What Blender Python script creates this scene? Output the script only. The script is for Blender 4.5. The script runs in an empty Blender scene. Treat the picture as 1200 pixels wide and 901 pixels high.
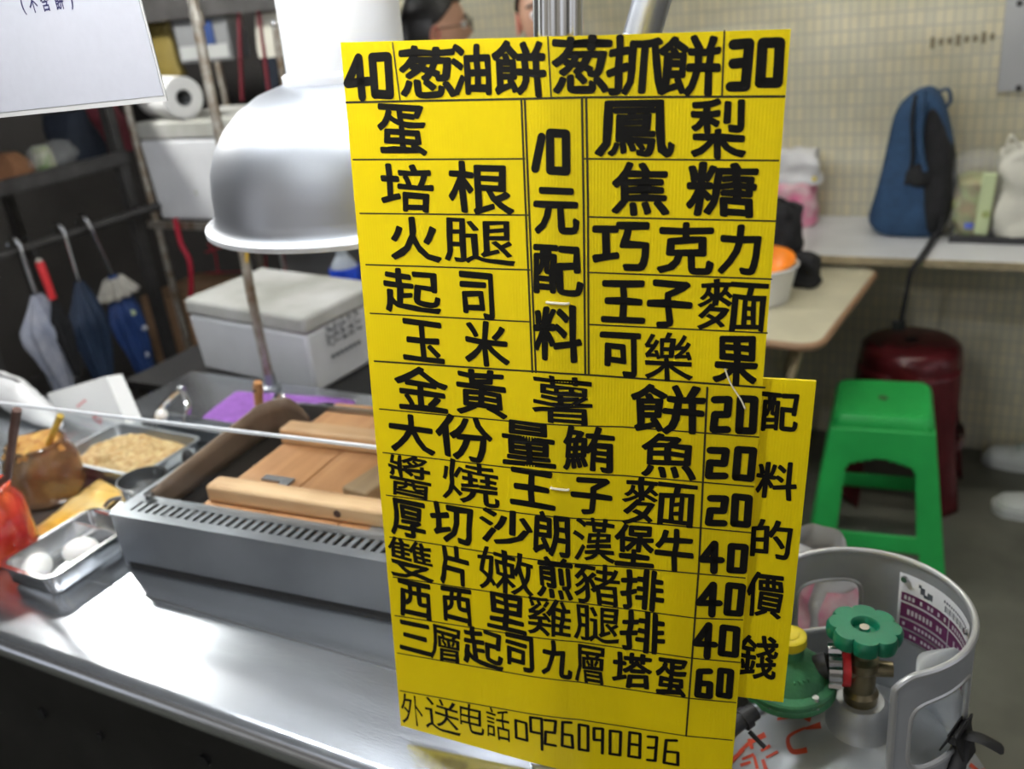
import bpy, bmesh, math, random
from mathutils import Vector, Matrix, Euler, noise
random.seed(7)
S = bpy.context.scene
COL = S.collection
PI = math.pi

# ------------------------------------------------------------------ camera
CAM_H = 1.5
RIGHT = Vector((0.88072, 0.46290, -0.10031))
DOWN = Vector((0.10275, -0.39347, -0.91358))
FWD = Vector((-0.46237, 0.79430, -0.39409))
cd = bpy.data.cameras.new('camera')
cam = bpy.data.objects.new('camera', cd); COL.objects.link(cam)
m = Matrix((RIGHT, -DOWN, -FWD)).transposed().to_4x4()
m.translation = Vector((0, 0, CAM_H))
cam.matrix_world = m
cd.sensor_width = 36.0
cd.lens = 36.0 * 1100.0 / 1200.0
cd.clip_start = 0.02
cd.dof.use_dof = True
cd.dof.focus_distance = 0.765
cd.dof.aperture_fstop = 5.2
S.camera = cam

# ------------------------------------------------------------------ light and exposure
S.view_settings.view_transform = 'Standard'
S.view_settings.look = 'None'
S.view_settings.gamma = 1.0
S.view_settings.use_curve_mapping = False
S.view_settings.exposure = 0.5
W = bpy.data.worlds.new('world'); S.world = W; W.use_nodes = True
def night_street(nt):
    """dim surroundings of the stall: dark above and below, patches of warm and cool shop light near the horizon"""
    tc = nt.nodes.new('ShaderNodeTexCoord'); mp = nt.nodes.new('ShaderNodeMapping'); mp.inputs['Scale'].default_value = (2.2, 2.2, 1.2)
    nt.links.new(tc.outputs['Generated'], mp.inputs['Vector'])
    n = nt.nodes.new('ShaderNodeTexNoise'); n.inputs['Scale'].default_value = 1.6; n.inputs['Detail'].default_value = 1.5
    nt.links.new(mp.outputs[0], n.inputs['Vector'])
    r = nt.nodes.new('ShaderNodeValToRGB'); e = r.color_ramp.elements
    e[0].position = 0.36; e[0].color = (0.05, 0.05, 0.055, 1); e[1].position = 0.66; e[1].color = (1.3, 1.35, 1.5, 1)
    x = e.new(0.52); x.color = (0.42, 0.38, 0.32, 1)
    nt.links.new(n.outputs['Fac'], r.inputs[0])
    nt.links.new(r.outputs[0], nt.nodes['Background'].inputs[0])
night_street(W.node_tree)
W.node_tree.nodes['Background'].inputs[1].default_value = 0.50
TUBE_FRONT = 68.0       # emission of the fluorescent tube over the counter
FILL_BULB = 138.0      # emission of the fill bulb added in front of the menu
TUBE_BACK = 50.0       # emission of the tube over the seats
BULB = 320.0            # emission of the bulb over the left end of the cart


# ------------------------------------------------------------------ materials
def mat(name, col, rough=0.5, metal=0.0, var=0.0, vscale=20.0, bump=0.0, bscale=60.0, col2=None,
        trans=0.0, ior=1.45, alpha=1.0, emit=0.0, stretch=None, coat=0.0, sss=0.0, rvar=0.0):
    M = bpy.data.materials.new(name); M.use_nodes = True
    nt = M.node_tree; b = nt.nodes['Principled BSDF']
    b.inputs['Base Color'].default_value = (*col, 1)
    b.inputs['Roughness'].default_value = rough
    b.inputs['Metallic'].default_value = metal
    b.inputs['IOR'].default_value = ior
    b.inputs['Alpha'].default_value = alpha
    b.inputs['Transmission Weight'].default_value = trans
    b.inputs['Coat Weight'].default_value = coat
    if sss:
        b.inputs['Subsurface Weight'].default_value = sss
        b.inputs['Subsurface Radius'].default_value = (0.01, 0.006, 0.004)
    if emit:
        b.inputs['Emission Color'].default_value = (*col, 1)
        b.inputs['Emission Strength'].default_value = emit
    if var or bump or rvar:
        tc = nt.nodes.new('ShaderNodeTexCoord'); mp = nt.nodes.new('ShaderNodeMapping')
        nt.links.new(tc.outputs['Object'], mp.inputs['Vector'])
        if stretch: mp.inputs['Scale'].default_value = stretch
    if var or rvar:
        n = nt.nodes.new('ShaderNodeTexNoise'); n.inputs['Scale'].default_value = vscale
        n.inputs['Detail'].default_value = 5.0
        nt.links.new(mp.outputs[0], n.inputs['Vector'])
        r = nt.nodes.new('ShaderNodeValToRGB')
        r.color_ramp.elements[0].position = 0.32; r.color_ramp.elements[1].position = 0.68
        c2 = col2 if col2 else tuple(max(0, c * (1 - var)) for c in col)
        r.color_ramp.elements[0].color = (*c2, 1); r.color_ramp.elements[1].color = (*col, 1)
        nt.links.new(n.outputs['Fac'], r.inputs[0])
        if var: nt.links.new(r.outputs[0], b.inputs['Base Color'])
        if rvar:
            mr = nt.nodes.new('ShaderNodeMapRange')
            mr.inputs[3].default_value = max(0.02, rough - rvar); mr.inputs[4].default_value = rough + rvar
            nt.links.new(n.outputs['Fac'], mr.inputs[0]); nt.links.new(mr.outputs[0], b.inputs['Roughness'])
    if bump:
        n2 = nt.nodes.new('ShaderNodeTexNoise'); n2.inputs['Scale'].default_value = bscale
        n2.inputs['Detail'].default_value = 4.0
        nt.links.new(mp.outputs[0], n2.inputs['Vector'])
        bp = nt.nodes.new('ShaderNodeBump'); bp.inputs['Strength'].default_value = bump
        bp.inputs['Distance'].default_value = 0.004
        nt.links.new(n2.outputs['Fac'], bp.inputs['Height']); nt.links.new(bp.outputs[0], b.inputs['Normal'])
    return M


def tile_mat():
    M = mat('mosaic_tile', (0.55, 0.5, 0.33), 0.35)
    nt = M.node_tree; b = nt.nodes['Principled BSDF']
    tc = nt.nodes.new('ShaderNodeTexCoord'); sp = nt.nodes.new('ShaderNodeSeparateXYZ'); cb = nt.nodes.new('ShaderNodeCombineXYZ')
    nt.links.new(tc.outputs['Object'], sp.inputs[0])
    nt.links.new(sp.outputs['X'], cb.inputs['X']); nt.links.new(sp.outputs['Z'], cb.inputs['Y'])
    br = nt.nodes.new('ShaderNodeTexBrick'); br.offset = 0.0; br.squash = 1.0
    br.inputs['Scale'].default_value = 1.0
    br.inputs['Brick Width'].default_value = 0.0245; br.inputs['Row Height'].default_value = 0.041
    br.inputs['Mortar Size'].default_value = 0.0026; br.inputs['Mortar Smooth'].default_value = 0.2
    br.inputs['Color1'].default_value = (0.66, 0.61, 0.43, 1); br.inputs['Color2'].default_value = (0.56, 0.54, 0.41, 1)
    br.inputs['Mortar'].default_value = (0.45, 0.44, 0.37, 1)
    nt.links.new(cb.outputs[0], br.inputs['Vector'])
    # stains: large soft dirt towards no particular light
    n = nt.nodes.new('ShaderNodeTexNoise'); n.inputs['Scale'].default_value = 3.0; n.inputs['Detail'].default_value = 6.0
    nt.links.new(cb.outputs[0], n.inputs['Vector'])
    rp = nt.nodes.new('ShaderNodeValToRGB'); rp.color_ramp.elements[0].color = (0.72, 0.70, 0.62, 1); rp.color_ramp.elements[1].color = (1, 1, 1, 1)
    rp.color_ramp.elements[0].position = 0.3; rp.color_ramp.elements[1].position = 0.6
    nt.links.new(n.outputs['Fac'], rp.inputs[0])
    mx = nt.nodes.new('ShaderNodeMix'); mx.data_type = 'RGBA'; mx.blend_type = 'MULTIPLY'; mx.inputs[0].default_value = 1.0
    nt.links.new(br.outputs['Color'], mx.inputs[6]); nt.links.new(rp.outputs[0], mx.inputs[7])
    nt.links.new(mx.outputs[2], b.inputs['Base Color'])
    bp = nt.nodes.new('ShaderNodeBump'); bp.inputs['Strength'].default_value = 0.5; bp.inputs['Distance'].default_value = 0.002; bp.invert = True
    nt.links.new(br.outputs['Fac'], bp.inputs['Height']); nt.links.new(bp.outputs[0], b.inputs['Normal'])
    return M


def plank_mat(name, c1, c2, c3, width, axis='X'):
    """planks laid side by side with grain along the other axis"""
    M = mat(name, c1, 0.55)
    nt = M.node_tree; b = nt.nodes['Principled BSDF']
    tc = nt.nodes.new('ShaderNodeTexCoord'); mp = nt.nodes.new('ShaderNodeMapping')
    nt.links.new(tc.outputs['Object'], mp.inputs['Vector'])
    mp.inputs['Scale'].default_value = (45, 4, 45) if axis == 'X' else (4, 45, 45)
    n = nt.nodes.new('ShaderNodeTexNoise'); n.inputs['Scale'].default_value = 1.0; n.inputs['Detail'].default_value = 6; n.inputs['Distortion'].default_value = 0.6
    nt.links.new(mp.outputs[0], n.inputs['Vector'])
    rp = nt.nodes.new('ShaderNodeValToRGB')
    rp.color_ramp.elements[0].position = 0.3; rp.color_ramp.elements[1].position = 0.7
    rp.color_ramp.elements[0].color = (*c2, 1); rp.color_ramp.elements[1].color = (*c1, 1)
    nt.links.new(n.outputs['Fac'], rp.inputs[0])
    n2 = nt.nodes.new('ShaderNodeTexNoise'); n2.inputs['Scale'].default_value = 7.0
    nt.links.new(tc.outputs['Object'], n2.inputs['Vector'])
    r2 = nt.nodes.new('ShaderNodeValToRGB'); r2.color_ramp.elements[0].position = 0.42; r2.color_ramp.elements[1].position = 0.62
    nt.links.new(n2.outputs['Fac'], r2.inputs[0])
    mx = nt.nodes.new('ShaderNodeMix'); mx.data_type = 'RGBA'
    nt.links.new(r2.outputs[0], mx.inputs[0]); nt.links.new(rp.outputs[0], mx.inputs[6]); mx.inputs[7].default_value = (*c3, 1)
    mm = nt.nodes.new('ShaderNodeMath'); mm.operation = 'MULTIPLY'; mm.inputs[1].default_value = 0.50
    nt.links.new(r2.outputs[0], mm.inputs[0]); nt.links.new(mm.outputs[0], mx.inputs[0])
    nt.links.new(mx.outputs[2], b.inputs['Base Color'])
    return M


M = {}
M['tile'] = tile_mat()
M['floor'] = mat('concrete', (0.16, 0.16, 0.125), 0.6, var=0.4, vscale=5, bump=0.3, bscale=40, rvar=0.12)
M['dark_wall'] = mat('dark_partition', (0.035, 0.032, 0.03), 0.7, var=0.4, vscale=3)
M['canopy'] = mat('white_canopy', (0.80, 0.84, 0.90), 0.8, var=0.08, vscale=2)
M['steel'] = mat('brushed_steel', (0.60, 0.63, 0.67), 0.205, 0.95, var=0.14, vscale=3.0, bump=0.04, bscale=60, stretch=(1, 9, 9), rvar=0.04)
M['steel_dull'] = mat('dull_steel', (0.42, 0.45, 0.48), 0.36, 0.9, var=0.3, vscale=5, rvar=0.1)
M['steel_plain'] = mat('polished_steel', (0.72, 0.73, 0.74), 0.18, 1.0, rvar=0.05, vscale=30)
M['alu'] = mat('spun_aluminium', (0.60, 0.62, 0.66), 0.40, 0.9, var=0.12, vscale=6, rvar=0.06)
M['alu_white'] = mat('white_aluminium', (0.88, 0.89, 0.92), 0.4, 0.15)
M['galv'] = mat('galvanised_pipe', (0.50, 0.48, 0.43), 0.4, 0.7, var=0.6, vscale=35, col2=(0.22, 0.16, 0.10))
M['pipe'] = mat('steel_pipe', (0.78, 0.78, 0.76), 0.16, 1.0, var=0.1, vscale=8)
M['dark_iron'] = mat('dark_iron', (0.075, 0.072, 0.07), 0.5, 0.4, var=0.45, vscale=14)
M['apron'] = mat('dark_apron_metal', (0.035, 0.034, 0.034), 0.45, 0.5, var=0.5, vscale=6)
M['black'] = mat('black_matte', (0.012, 0.012, 0.013), 0.6)
M['black_fabric'] = mat('black_fabric', (0.016, 0.016, 0.018), 0.9, var=0.5, vscale=30, bump=0.4, bscale=200)
M['griddle'] = mat('seasoned_iron', (0.03, 0.026, 0.024), 0.35, 0.6, var=0.5, vscale=9)
M['burnt'] = mat('heat_stained_steel', (0.33, 0.24, 0.17), 0.42, 0.35, var=0.5, vscale=7, col2=(0.15, 0.105, 0.075))
M['yellow'] = None
M['ink'] = mat('black_marker_ink', (0.004, 0.0038, 0.003), 0.65)
M['ink'].node_tree.nodes['Principled BSDF'].inputs['Specular IOR Level'].default_value = 0.2
M['ink_thin'] = mat('thin_marker_ink', (0.02, 0.018, 0.004), 0.5)
M['tie'] = mat('clear_cable_tie', (0.85, 0.80, 0.62), 0.3)
M['paper'] = mat('white_paper', (0.60, 0.62, 0.69), 0.7, var=0.05, vscale=120)
M['laminate'] = mat('clear_laminate', (0.55, 0.56, 0.56), 0.2, alpha=0.85)
M['blue_ink'] = mat('dark_blue_print', (0.02, 0.02, 0.09), 0.6)
M['foam'] = mat('white_styrofoam', (0.74, 0.75, 0.77), 0.75, var=0.12, vscale=9, bump=0.25, bscale=180)
M['foam_dirty'] = mat('soiled_styrofoam', (0.55, 0.55, 0.53), 0.75, var=0.45, vscale=6, col2=(0.33, 0.33, 0.29), bump=0.25, bscale=180)
M['print_grey'] = mat('grey_print', (0.13, 0.14, 0.17), 0.7, var=0.5, vscale=60)
M['board'] = plank_mat('orange_planks', (0.60, 0.31, 0.13), (0.42, 0.19, 0.07), (0.70, 0.42, 0.22), 0.09)
M['batten'] = plank_mat('pale_batten', (0.78, 0.55, 0.31), (0.62, 0.38, 0.19), (0.44, 0.24, 0.11), 0.05, 'Y')
M['batten_grey'] = plank_mat('greyed_batten', (0.36, 0.245, 0.13), (0.25, 0.16, 0.085), (0.42, 0.30, 0.17), 0.05)
M['handle_wood'] = plank_mat('turned_handle_wood', (0.62, 0.31, 0.12), (0.46, 0.20, 0.07), (0.7, 0.4, 0.2), 0.05)
M['yellow_wood'] = mat('yellow_stick', (0.62, 0.40, 0.05), 0.5, var=0.3, vscale=40)
M['dark_wood'] = mat('dark_brown_stick', (0.12, 0.06, 0.045), 0.5, var=0.4, vscale=40)
M['zinc'] = mat('zinc_plate', (0.42, 0.44, 0.46), 0.4, 0.8, var=0.3, vscale=50)
def clear_mat(name, tint, rough=0.05, amount=0.1):
    Mx = bpy.data.materials.new(name); Mx.use_nodes = True
    nt = Mx.node_tree; nt.nodes.clear()
    o = nt.nodes.new('ShaderNodeOutputMaterial'); tr = nt.nodes.new('ShaderNodeBsdfTransparent'); gl = nt.nodes.new('ShaderNodeBsdfGlossy')
    tr.inputs[0].default_value = (*tint, 1); gl.inputs['Roughness'].default_value = rough
    mx = nt.nodes.new('ShaderNodeMixShader'); lw = nt.nodes.new('ShaderNodeLayerWeight'); lw.inputs[0].default_value = 0.35
    pw = nt.nodes.new('ShaderNodeMath'); pw.operation = 'POWER'; pw.inputs[1].default_value = 3.0
    ml = nt.nodes.new('ShaderNodeMath'); ml.operation = 'MULTIPLY_ADD'; ml.inputs[1].default_value = 0.5; ml.inputs[2].default_value = 0.03
    nt.links.new(lw.outputs['Facing'], pw.inputs[0]); nt.links.new(pw.outputs[0], ml.inputs[0]); nt.links.new(ml.outputs[0], mx.inputs[0])
    nt.links.new(tr.outputs[0], mx.inputs[1]); nt.links.new(gl.outputs[0], mx.inputs[2])
    nt.links.new(mx.outputs[0], o.inputs[0]); return Mx
M['acrylic'] = clear_mat('clear_acrylic', (0.96, 0.97, 0.97))
M['acrylic_edge'] = mat('acrylic_cut_edge', (0.80, 0.83, 0.86), 0.15, alpha=0.75)
M['clear_bag'] = mat('translucent_plastic_bag', (0.75, 0.76, 0.75), 0.25, alpha=0.16, bump=0.6, bscale=40)
M['white_bag'] = mat('white_plastic_bag', (0.72, 0.72, 0.73), 0.4, var=0.1, vscale=25, bump=0.9, bscale=25)
M['pink_bag'] = mat('pink_print_on_bag', (0.68, 0.16, 0.30), 0.4, var=0.5, vscale=22, col2=(0.78, 0.62, 0.62), bump=0.9, bscale=25)
M['paper_bag'] = mat('white_paper_bag', (0.88, 0.88, 0.86), 0.7, bump=0.25, bscale=25)
M['red_stamp'] = mat('red_stamp', (0.75, 0.07, 0.07), 0.6)
M['rice'] = mat('chopped_food', (0.66, 0.50, 0.24), 0.6, var=0.5, vscale=90, col2=(0.46, 0.26, 0.09), bump=1.0, bscale=120)
M['sauce_red'] = mat('red_sauce_jar', (0.62, 0.09, 0.025), 0.14, var=0.5, vscale=25, col2=(0.42, 0.015, 0.02), coat=0.6)
M['sauce_brown'] = mat('brown_sauce_jar', (0.20, 0.115, 0.045), 0.16, var=0.5, vscale=28, col2=(0.10, 0.055, 0.025), coat=0.5)
M['crumb'] = mat('golden_crumbs', (0.62, 0.36, 0.08), 0.7, var=0.5, vscale=80, col2=(0.4, 0.15, 0.03), bump=1, bscale=120)
M['egg'] = mat('egg_shell', (0.90, 0.89, 0.86), 0.4, sss=0.1)
M['packet'] = mat('yellow_plastic_packet', (0.83, 0.45, 0.05), 0.3, var=0.5, vscale=12, col2=(0.80, 0.62, 0.30), bump=0.8, bscale=22)
M['purple'] = mat('purple_towel', (0.33, 0.13, 0.50), 0.95, var=0.25, vscale=60, bump=1.0, bscale=190)
M['pink_towel'] = mat('dusty_pink_towel', (0.46, 0.17, 0.23), 0.95, var=0.3, vscale=60, bump=1.0, bscale=190)
M['toast'] = mat('toasted_wood', (0.52, 0.33, 0.16), 0.7, var=0.35, vscale=30)
M['silver_grey'] = mat('grey_painted_gas_bottle', (0.50, 0.525, 0.54), 0.36, 0.25, var=0.22, vscale=14, rvar=0.08)
M['collar_in'] = mat('grey_painted_collar', (0.40, 0.42, 0.44), 0.4, 0.2, var=0.2, vscale=16, rvar=0.08)
M['rim_pale'] = mat('worn_collar_rim', (0.55, 0.56, 0.57), 0.3, 0.6)
M['brass'] = mat('aged_brass', (0.30, 0.25, 0.15), 0.38, 0.9, var=0.45, vscale=40)
M['wheel_green'] = mat('green_plastic_handwheel', (0.006, 0.205, 0.105), 0.3, var=0.12, vscale=50, coat=0.3)
M['reg_green'] = mat('green_painted_casting', (0.055, 0.23, 0.10), 0.42, 0.1, var=0.35, vscale=45, bump=0.3, bscale=150)
M['chrome'] = mat('chrome', (0.70, 0.70, 0.72), 0.15, 1.0)
M['red_plastic'] = mat('red_plastic', (0.60, 0.03, 0.035), 0.4)
M['cap_yellow'] = mat('yellow_plastic_cap', (0.70, 0.55, 0.01), 0.45, var=0.15, vscale=50)
M['rubber'] = mat('grey_black_rubber', (0.035, 0.035, 0.038), 0.5, var=0.4, vscale=30)
M['brush_red'] = mat('red_brush_paint', (0.66, 0.085, 0.04), 0.5, var=0.25, vscale=70)
M['label_white'] = mat('white_label', (0.66, 0.66, 0.68), 0.5)
M['label_purple'] = mat('purple_label_print', (0.155, 0.028, 0.11), 0.5)
M['green_plastic'] = mat('green_plastic', (0.028, 0.47, 0.095), 0.38, var=0.1, vscale=30)
M['maroon'] = mat('maroon_plastic', (0.11, 0.012, 0.016), 0.25, var=0.2, vscale=25)
M['ledge'] = mat('white_laminate', (0.66, 0.67, 0.68), 0.4, var=0.1, vscale=12)
M['ledge_edge'] = mat('worn_chipboard_edge', (0.38, 0.31, 0.19), 0.7, var=0.3, vscale=40)
M['cream'] = mat('cream_table_laminate', (0.60, 0.56, 0.40), 0.35, var=0.2, vscale=9)
M['brown_edge'] = mat('brown_table_edge', (0.30, 0.18, 0.10), 0.5)
M['tan_tube'] = mat('tan_metal_tube', (0.36, 0.29, 0.17), 0.4, 0.3)
M['navy'] = mat('navy_backpack_fabric', (0.028, 0.075, 0.16), 0.85, var=0.3, vscale=40, bump=0.5, bscale=120)
M['navy_dark'] = mat('dark_navy_cloth', (0.012, 0.018, 0.032), 0.85, var=0.4, vscale=20)
M['tote'] = mat('off_white_cloth', (0.62, 0.61, 0.53), 0.85, bump=0.6, bscale=18, var=0.1, vscale=10)
M['snack'] = mat('snack_packets', (0.33, 0.22, 0.09), 0.4, var=0.6, vscale=26, col2=(0.32, 0.42, 0.16), bump=0.4, bscale=30)
M['pale_green'] = mat('pale_green_packet', (0.50, 0.58, 0.33), 0.45)
M['bowl_white'] = mat('white_bowl', (0.76, 0.76, 0.75), 0.35)
M['orange'] = mat('orange_bowl_inside', (0.85, 0.27, 0.02), 0.35)
M['shoe'] = mat('white_canvas_shoe', (0.66, 0.69, 0.66), 0.7, var=0.08, vscale=30)
M['sole'] = mat('pale_rubber_sole', (0.60, 0.62, 0.60), 0.6)
M['lace'] = mat('greenish_lace', (0.30, 0.42, 0.36), 0.8)
M['skin'] = mat('skin', (0.58, 0.33, 0.22), 0.5, sss=0.1)
M['ear'] = mat('reddish_skin', (0.62, 0.26, 0.19), 0.5, sss=0.1)
M['hair'] = mat('black_hair', (0.018, 0.017, 0.018), 0.45, var=0.4, vscale=60)
M['shirt_dark'] = mat('dark_shirt', (0.03, 0.035, 0.045), 0.85)
M['glasses'] = mat('dark_glasses_frame', (0.03, 0.02, 0.02), 0.3)
M['grey_panel'] = mat('grey_metal_panel', (0.42, 0.43, 0.44), 0.4, 0.3, var=0.06, vscale=10)
M['screw'] = mat('dark_screw', (0.05, 0.05, 0.05), 0.5, 0.6)
M['tarp'] = mat('grey_tarpaulin', (0.42, 0.43, 0.42), 0.6, var=0.25, vscale=5)
M['red_cord'] = mat('red_cord', (0.45, 0.02, 0.045), 0.5)
M['carton'] = mat('brown_carton', (0.34, 0.20, 0.11), 0.8, var=0.3, vscale=12)
M['sack'] = mat('brown_sack', (0.26, 0.12, 0.055), 0.85, var=0.4, vscale=14)
M['floral'] = mat('grey_floral_umbrella_cloth', (0.42, 0.43, 0.49), 0.7, var=0.4, vscale=22, col2=(0.25, 0.28, 0.36), bump=0.4, bscale=40)
M['umb_navy'] = mat('navy_umbrella_cloth', (0.018, 0.035, 0.075), 0.6, var=0.3, vscale=20)
M['umb_dots'] = mat('blue_umbrella_cloth', (0.018, 0.05, 0.18), 0.6, var=0.3, vscale=20)
M['cream_frill'] = mat('cream_frill', (0.45, 0.43, 0.38), 0.7, var=0.3, vscale=40)
M['water'] = mat('clear_bottle', (0.75, 0.82, 0.88), 0.1, alpha=0.5)
M['label_blue'] = mat('blue_bottle_label', (0.01, 0.06, 0.55), 0.35)
M['white_plain'] = mat('white_plastic', (0.80, 0.81, 0.82), 0.4)
M['tissue'] = mat('white_paper_roll', (0.80, 0.80, 0.79), 0.85)
M['tube_glow'] = mat('fluorescent_tube', (0.93, 0.97, 1.0), 0.5, emit=TUBE_FRONT)
M['tube_glow_back'] = mat('fluorescent_tube_seats', (1.0, 0.96, 0.86), 0.5, emit=TUBE_BACK)
M['fill_bulb_glow'] = mat('fill_bulb_glow', (1.0, 0.98, 0.95), 0.5, emit=FILL_BULB)
M['bulb_glow'] = mat('bulb_glow', (1.0, 0.99, 0.94), 0.5, emit=BULB)
M['yellow_board'] = mat('yellow_wood_board', (0.20, 0.15, 0.03), 0.6, var=0.3, vscale=10)
M['green_carton'] = mat('green_printed_carton', (0.16, 0.30, 0.07), 0.6, var=0.6, vscale=30, col2=(0.55, 0.5, 0.4))
M['grey_white'] = mat('grey_white_carton', (0.20, 0.205, 0.21), 0.6, var=0.2, vscale=8)


# ------------------------------------------------------------------ mesh builder
def smooth_path(pts, n=6):
    P = [Vector(p) for p in pts]; out = []
    for i in range(len(P) - 1):
        p0 = P[max(i - 1, 0)]; p1 = P[i]; p2 = P[i + 1]; p3 = P[min(i + 2, len(P) - 1)]
        for k in range(n):
            t = k / n
            out.append(0.5 * ((2 * p1) + (p2 - p0) * t + (2 * p0 - 5 * p1 + 4 * p2 - p3) * t * t + (3 * p1 - p0 - 3 * p2 + p3) * t ** 3))
    out.append(P[-1]); return out


class MB:
    def __init__(s): s.bm = bmesh.new()
    def _face(s, vs):
        try: return s.bm.faces.new(vs)
        except ValueError: return None
    def box(s, c, d, rot=None, taper=1.0):
        R = rot.to_matrix() if isinstance(rot, Euler) else (rot if rot is not None else Matrix.Identity(3))
        c = Vector(c); v = []
        for z in (-.5, .5):
            k = 1.0 if z < 0 else taper
            for x, y in ((-.5, -.5), (.5, -.5), (.5, .5), (-.5, .5)):
                v.append(s.bm.verts.new(c + R @ Vector((x * d[0] * k, y * d[1] * k, z * d[2]))))
        for f in ((3, 2, 1, 0), (4, 5, 6, 7), (0, 1, 5, 4), (1, 2, 6, 5), (2, 3, 7, 6), (3, 0, 4, 7)): s._face([v[i] for i in f])
        return s
    def tube(s, pts, r, seg=12, caps=True, closed=False, flat=1.0):
        P = [Vector(p) for p in pts]; n = len(P)
        rr = r if isinstance(r, (list, tuple)) else [r] * n
        rings = []; ref = None
        for i, p in enumerate(P):
            a = P[(i - 1) % n] if (closed or i > 0) else p
            b = P[(i + 1) % n] if (closed or i < n - 1) else p
            t = (b - a).normalized() if (b - a).length > 1e-9 else Vector((0, 0, 1))
            if ref is None:
                ref = Vector((0, 0, 1)) if abs(t.z) < .9 else Vector((1, 0, 0))
            u = (ref - t * ref.dot(t)).normalized(); w = t.cross(u); ref = u
            rings.append([s.bm.verts.new(p + (u * math.cos(2 * PI * k / seg) * flat + w * math.sin(2 * PI * k / seg)) * rr[i]) for k in range(seg)])
        for i in range(n if closed else n - 1):
            A, B = rings[i], rings[(i + 1) % n]
            for k in range(seg): s._face((A[k], A[(k + 1) % seg], B[(k + 1) % seg], B[k]))
        if caps and not closed:
            s._face(rings[0][::-1]); s._face(rings[-1])
        return s
    def cyl(s, p0, p1, r0, r1=None, seg=24, caps=True):
        return s.tube([p0, p1], [r0, r0 if r1 is None else r1], seg, caps)
    def lathe(s, prof, c=(0, 0, 0), seg=40, rot=None, a0=0.0, a1=2 * PI, cap0=False, cap1=False):
        c = Vector(c); full = abs(a1 - a0 - 2 * PI) < 1e-6
        n = seg if full else seg + 1; rings = []
        for r, z in prof:
            ring = []
            for k in range(n):
                a = a0 + (a1 - a0) * k / seg
                v = Vector((r * math.cos(a), r * math.sin(a), z))
                if rot is not None: v = rot @ v
                ring.append(s.bm.verts.new(c + v))
            rings.append(ring)
        for A, B in zip(rings, rings[1:]):
            for k in range(n if full else n - 1): s._face((A[k], A[(k + 1) % n], B[(k + 1) % n], B[k]))
        if cap0: s._face(rings[0][::-1])
        if cap1: s._face(rings[-1])
        return s
    def grid(s, fn, nu, nv, closeu=False):
        vs = [[s.bm.verts.new(Vector(fn(i / nu, j / nv))) for j in range(nv + 1)] for i in range(nu if closeu else nu + 1)]
        N = len(vs)
        for i in range(N if closeu else N - 1):
            for j in range(nv): s._face((vs[i][j], vs[(i + 1) % N][j], vs[(i + 1) % N][j + 1], vs[i][j + 1]))
        return s
    def prism(s, poly, f0, f1):
        """poly: 2-D outline, f0 / f1 turn it into the two end faces"""
        A = [s.bm.verts.new(Vector(f0(*p))) for p in poly]; B = [s.bm.verts.new(Vector(f1(*p))) for p in poly]
        n = len(poly)
        for i in range(n): s._face((A[i], A[(i + 1) % n], B[(i + 1) % n], B[i]))
        s._face(A[::-1]); s._face(B); return s
    def ball(s, c, r, seg=20, rings=12, rot=None, lump=0.0, lscale=8.0, seed=0.0):
        c = Vector(c); r = Vector((r, r, r)) if not hasattr(r, '__len__') else Vector(r)
        vs = []
        top = None
        def pt(th, ph):
            d = Vector((math.sin(th) * math.cos(ph), math.sin(th) * math.sin(ph), math.cos(th)))
            v = Vector((d.x * r.x, d.y * r.y, d.z * r.z))
            if lump: v *= 1 + lump * noise.noise(v * lscale + Vector((seed, seed * 1.7, 3)))
            if rot is not None: v = rot @ v
            return c + v
        t = s.bm.verts.new(pt(0, 0)); b = s.bm.verts.new(pt(PI, 0))
        R = [[s.bm.verts.new(pt(PI * i / rings, 2 * PI * k / seg)) for k in range(seg)] for i in range(1, rings)]
        for k in range(seg):
            s._face((t, R[0][k], R[0][(k + 1) % seg])); s._face((b, R[-1][(k + 1) % seg], R[-1][k]))
        for A, B in zip(R, R[1:]):
            for k in range(seg): s._face((A[k], B[k], B[(k + 1) % seg], A[(k + 1) % seg]))
        return s
    def build(s, name, material, parent=None, smooth=True, bevel=0.0, bseg=2, solid=0.0, sub=0, angle=35, origin=None, soff=-1.0):
        bm = s.bm
        bmesh.ops.recalc_face_normals(bm, faces=bm.faces)
        o0 = Vector(origin) if origin is not None else Vector((0, 0, 0))
        if parent is not None: o0 = world_loc(parent)
        if o0.length > 0: bmesh.ops.translate(bm, verts=bm.verts, vec=-o0)
        me = bpy.data.meshes.new(name); bm.to_mesh(me); bm.free()
        for f in me.polygons: f.use_smooth = smooth
        if smooth:
            me.set_sharp_from_angle(angle=math.radians(angle))
        me.materials.append(material)
        o = bpy.data.objects.new(name, me); COL.objects.link(o)
        if parent is not None: o.parent = parent
        elif origin is not None: o.location = o0
        if solid:
            q = o.modifiers.new('solid', 'SOLIDIFY'); q.thickness = solid; q.offset = soff
        if bevel:
            q = o.modifiers.new('bevel', 'BEVEL'); q.width = bevel; q.segments = bseg; q.limit_method = 'ANGLE'; q.angle_limit = math.radians(40)
        if sub:
            q = o.modifiers.new('sub', 'SUBSURF'); q.levels = sub; q.render_levels = sub
        return o


def world_loc(o):
    v = Vector(o.location); p = o.parent
    while p is not None: v += Vector(p.location); p = p.parent
    return v


def tag(o, label, cat, group=None, kind=None):
    o['label'] = label; o['category'] = cat
    if group: o['group'] = group
    if kind: o['kind'] = kind
    return o


def thing(name, label, cat, loc, group=None):
    o = bpy.data.objects.new(name, None); COL.objects.link(o)
    o.location = loc; o.empty_display_size = 0.02
    return tag(o, label, cat, group)


def struct(o):
    o['kind'] = 'structure'; return o


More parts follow.
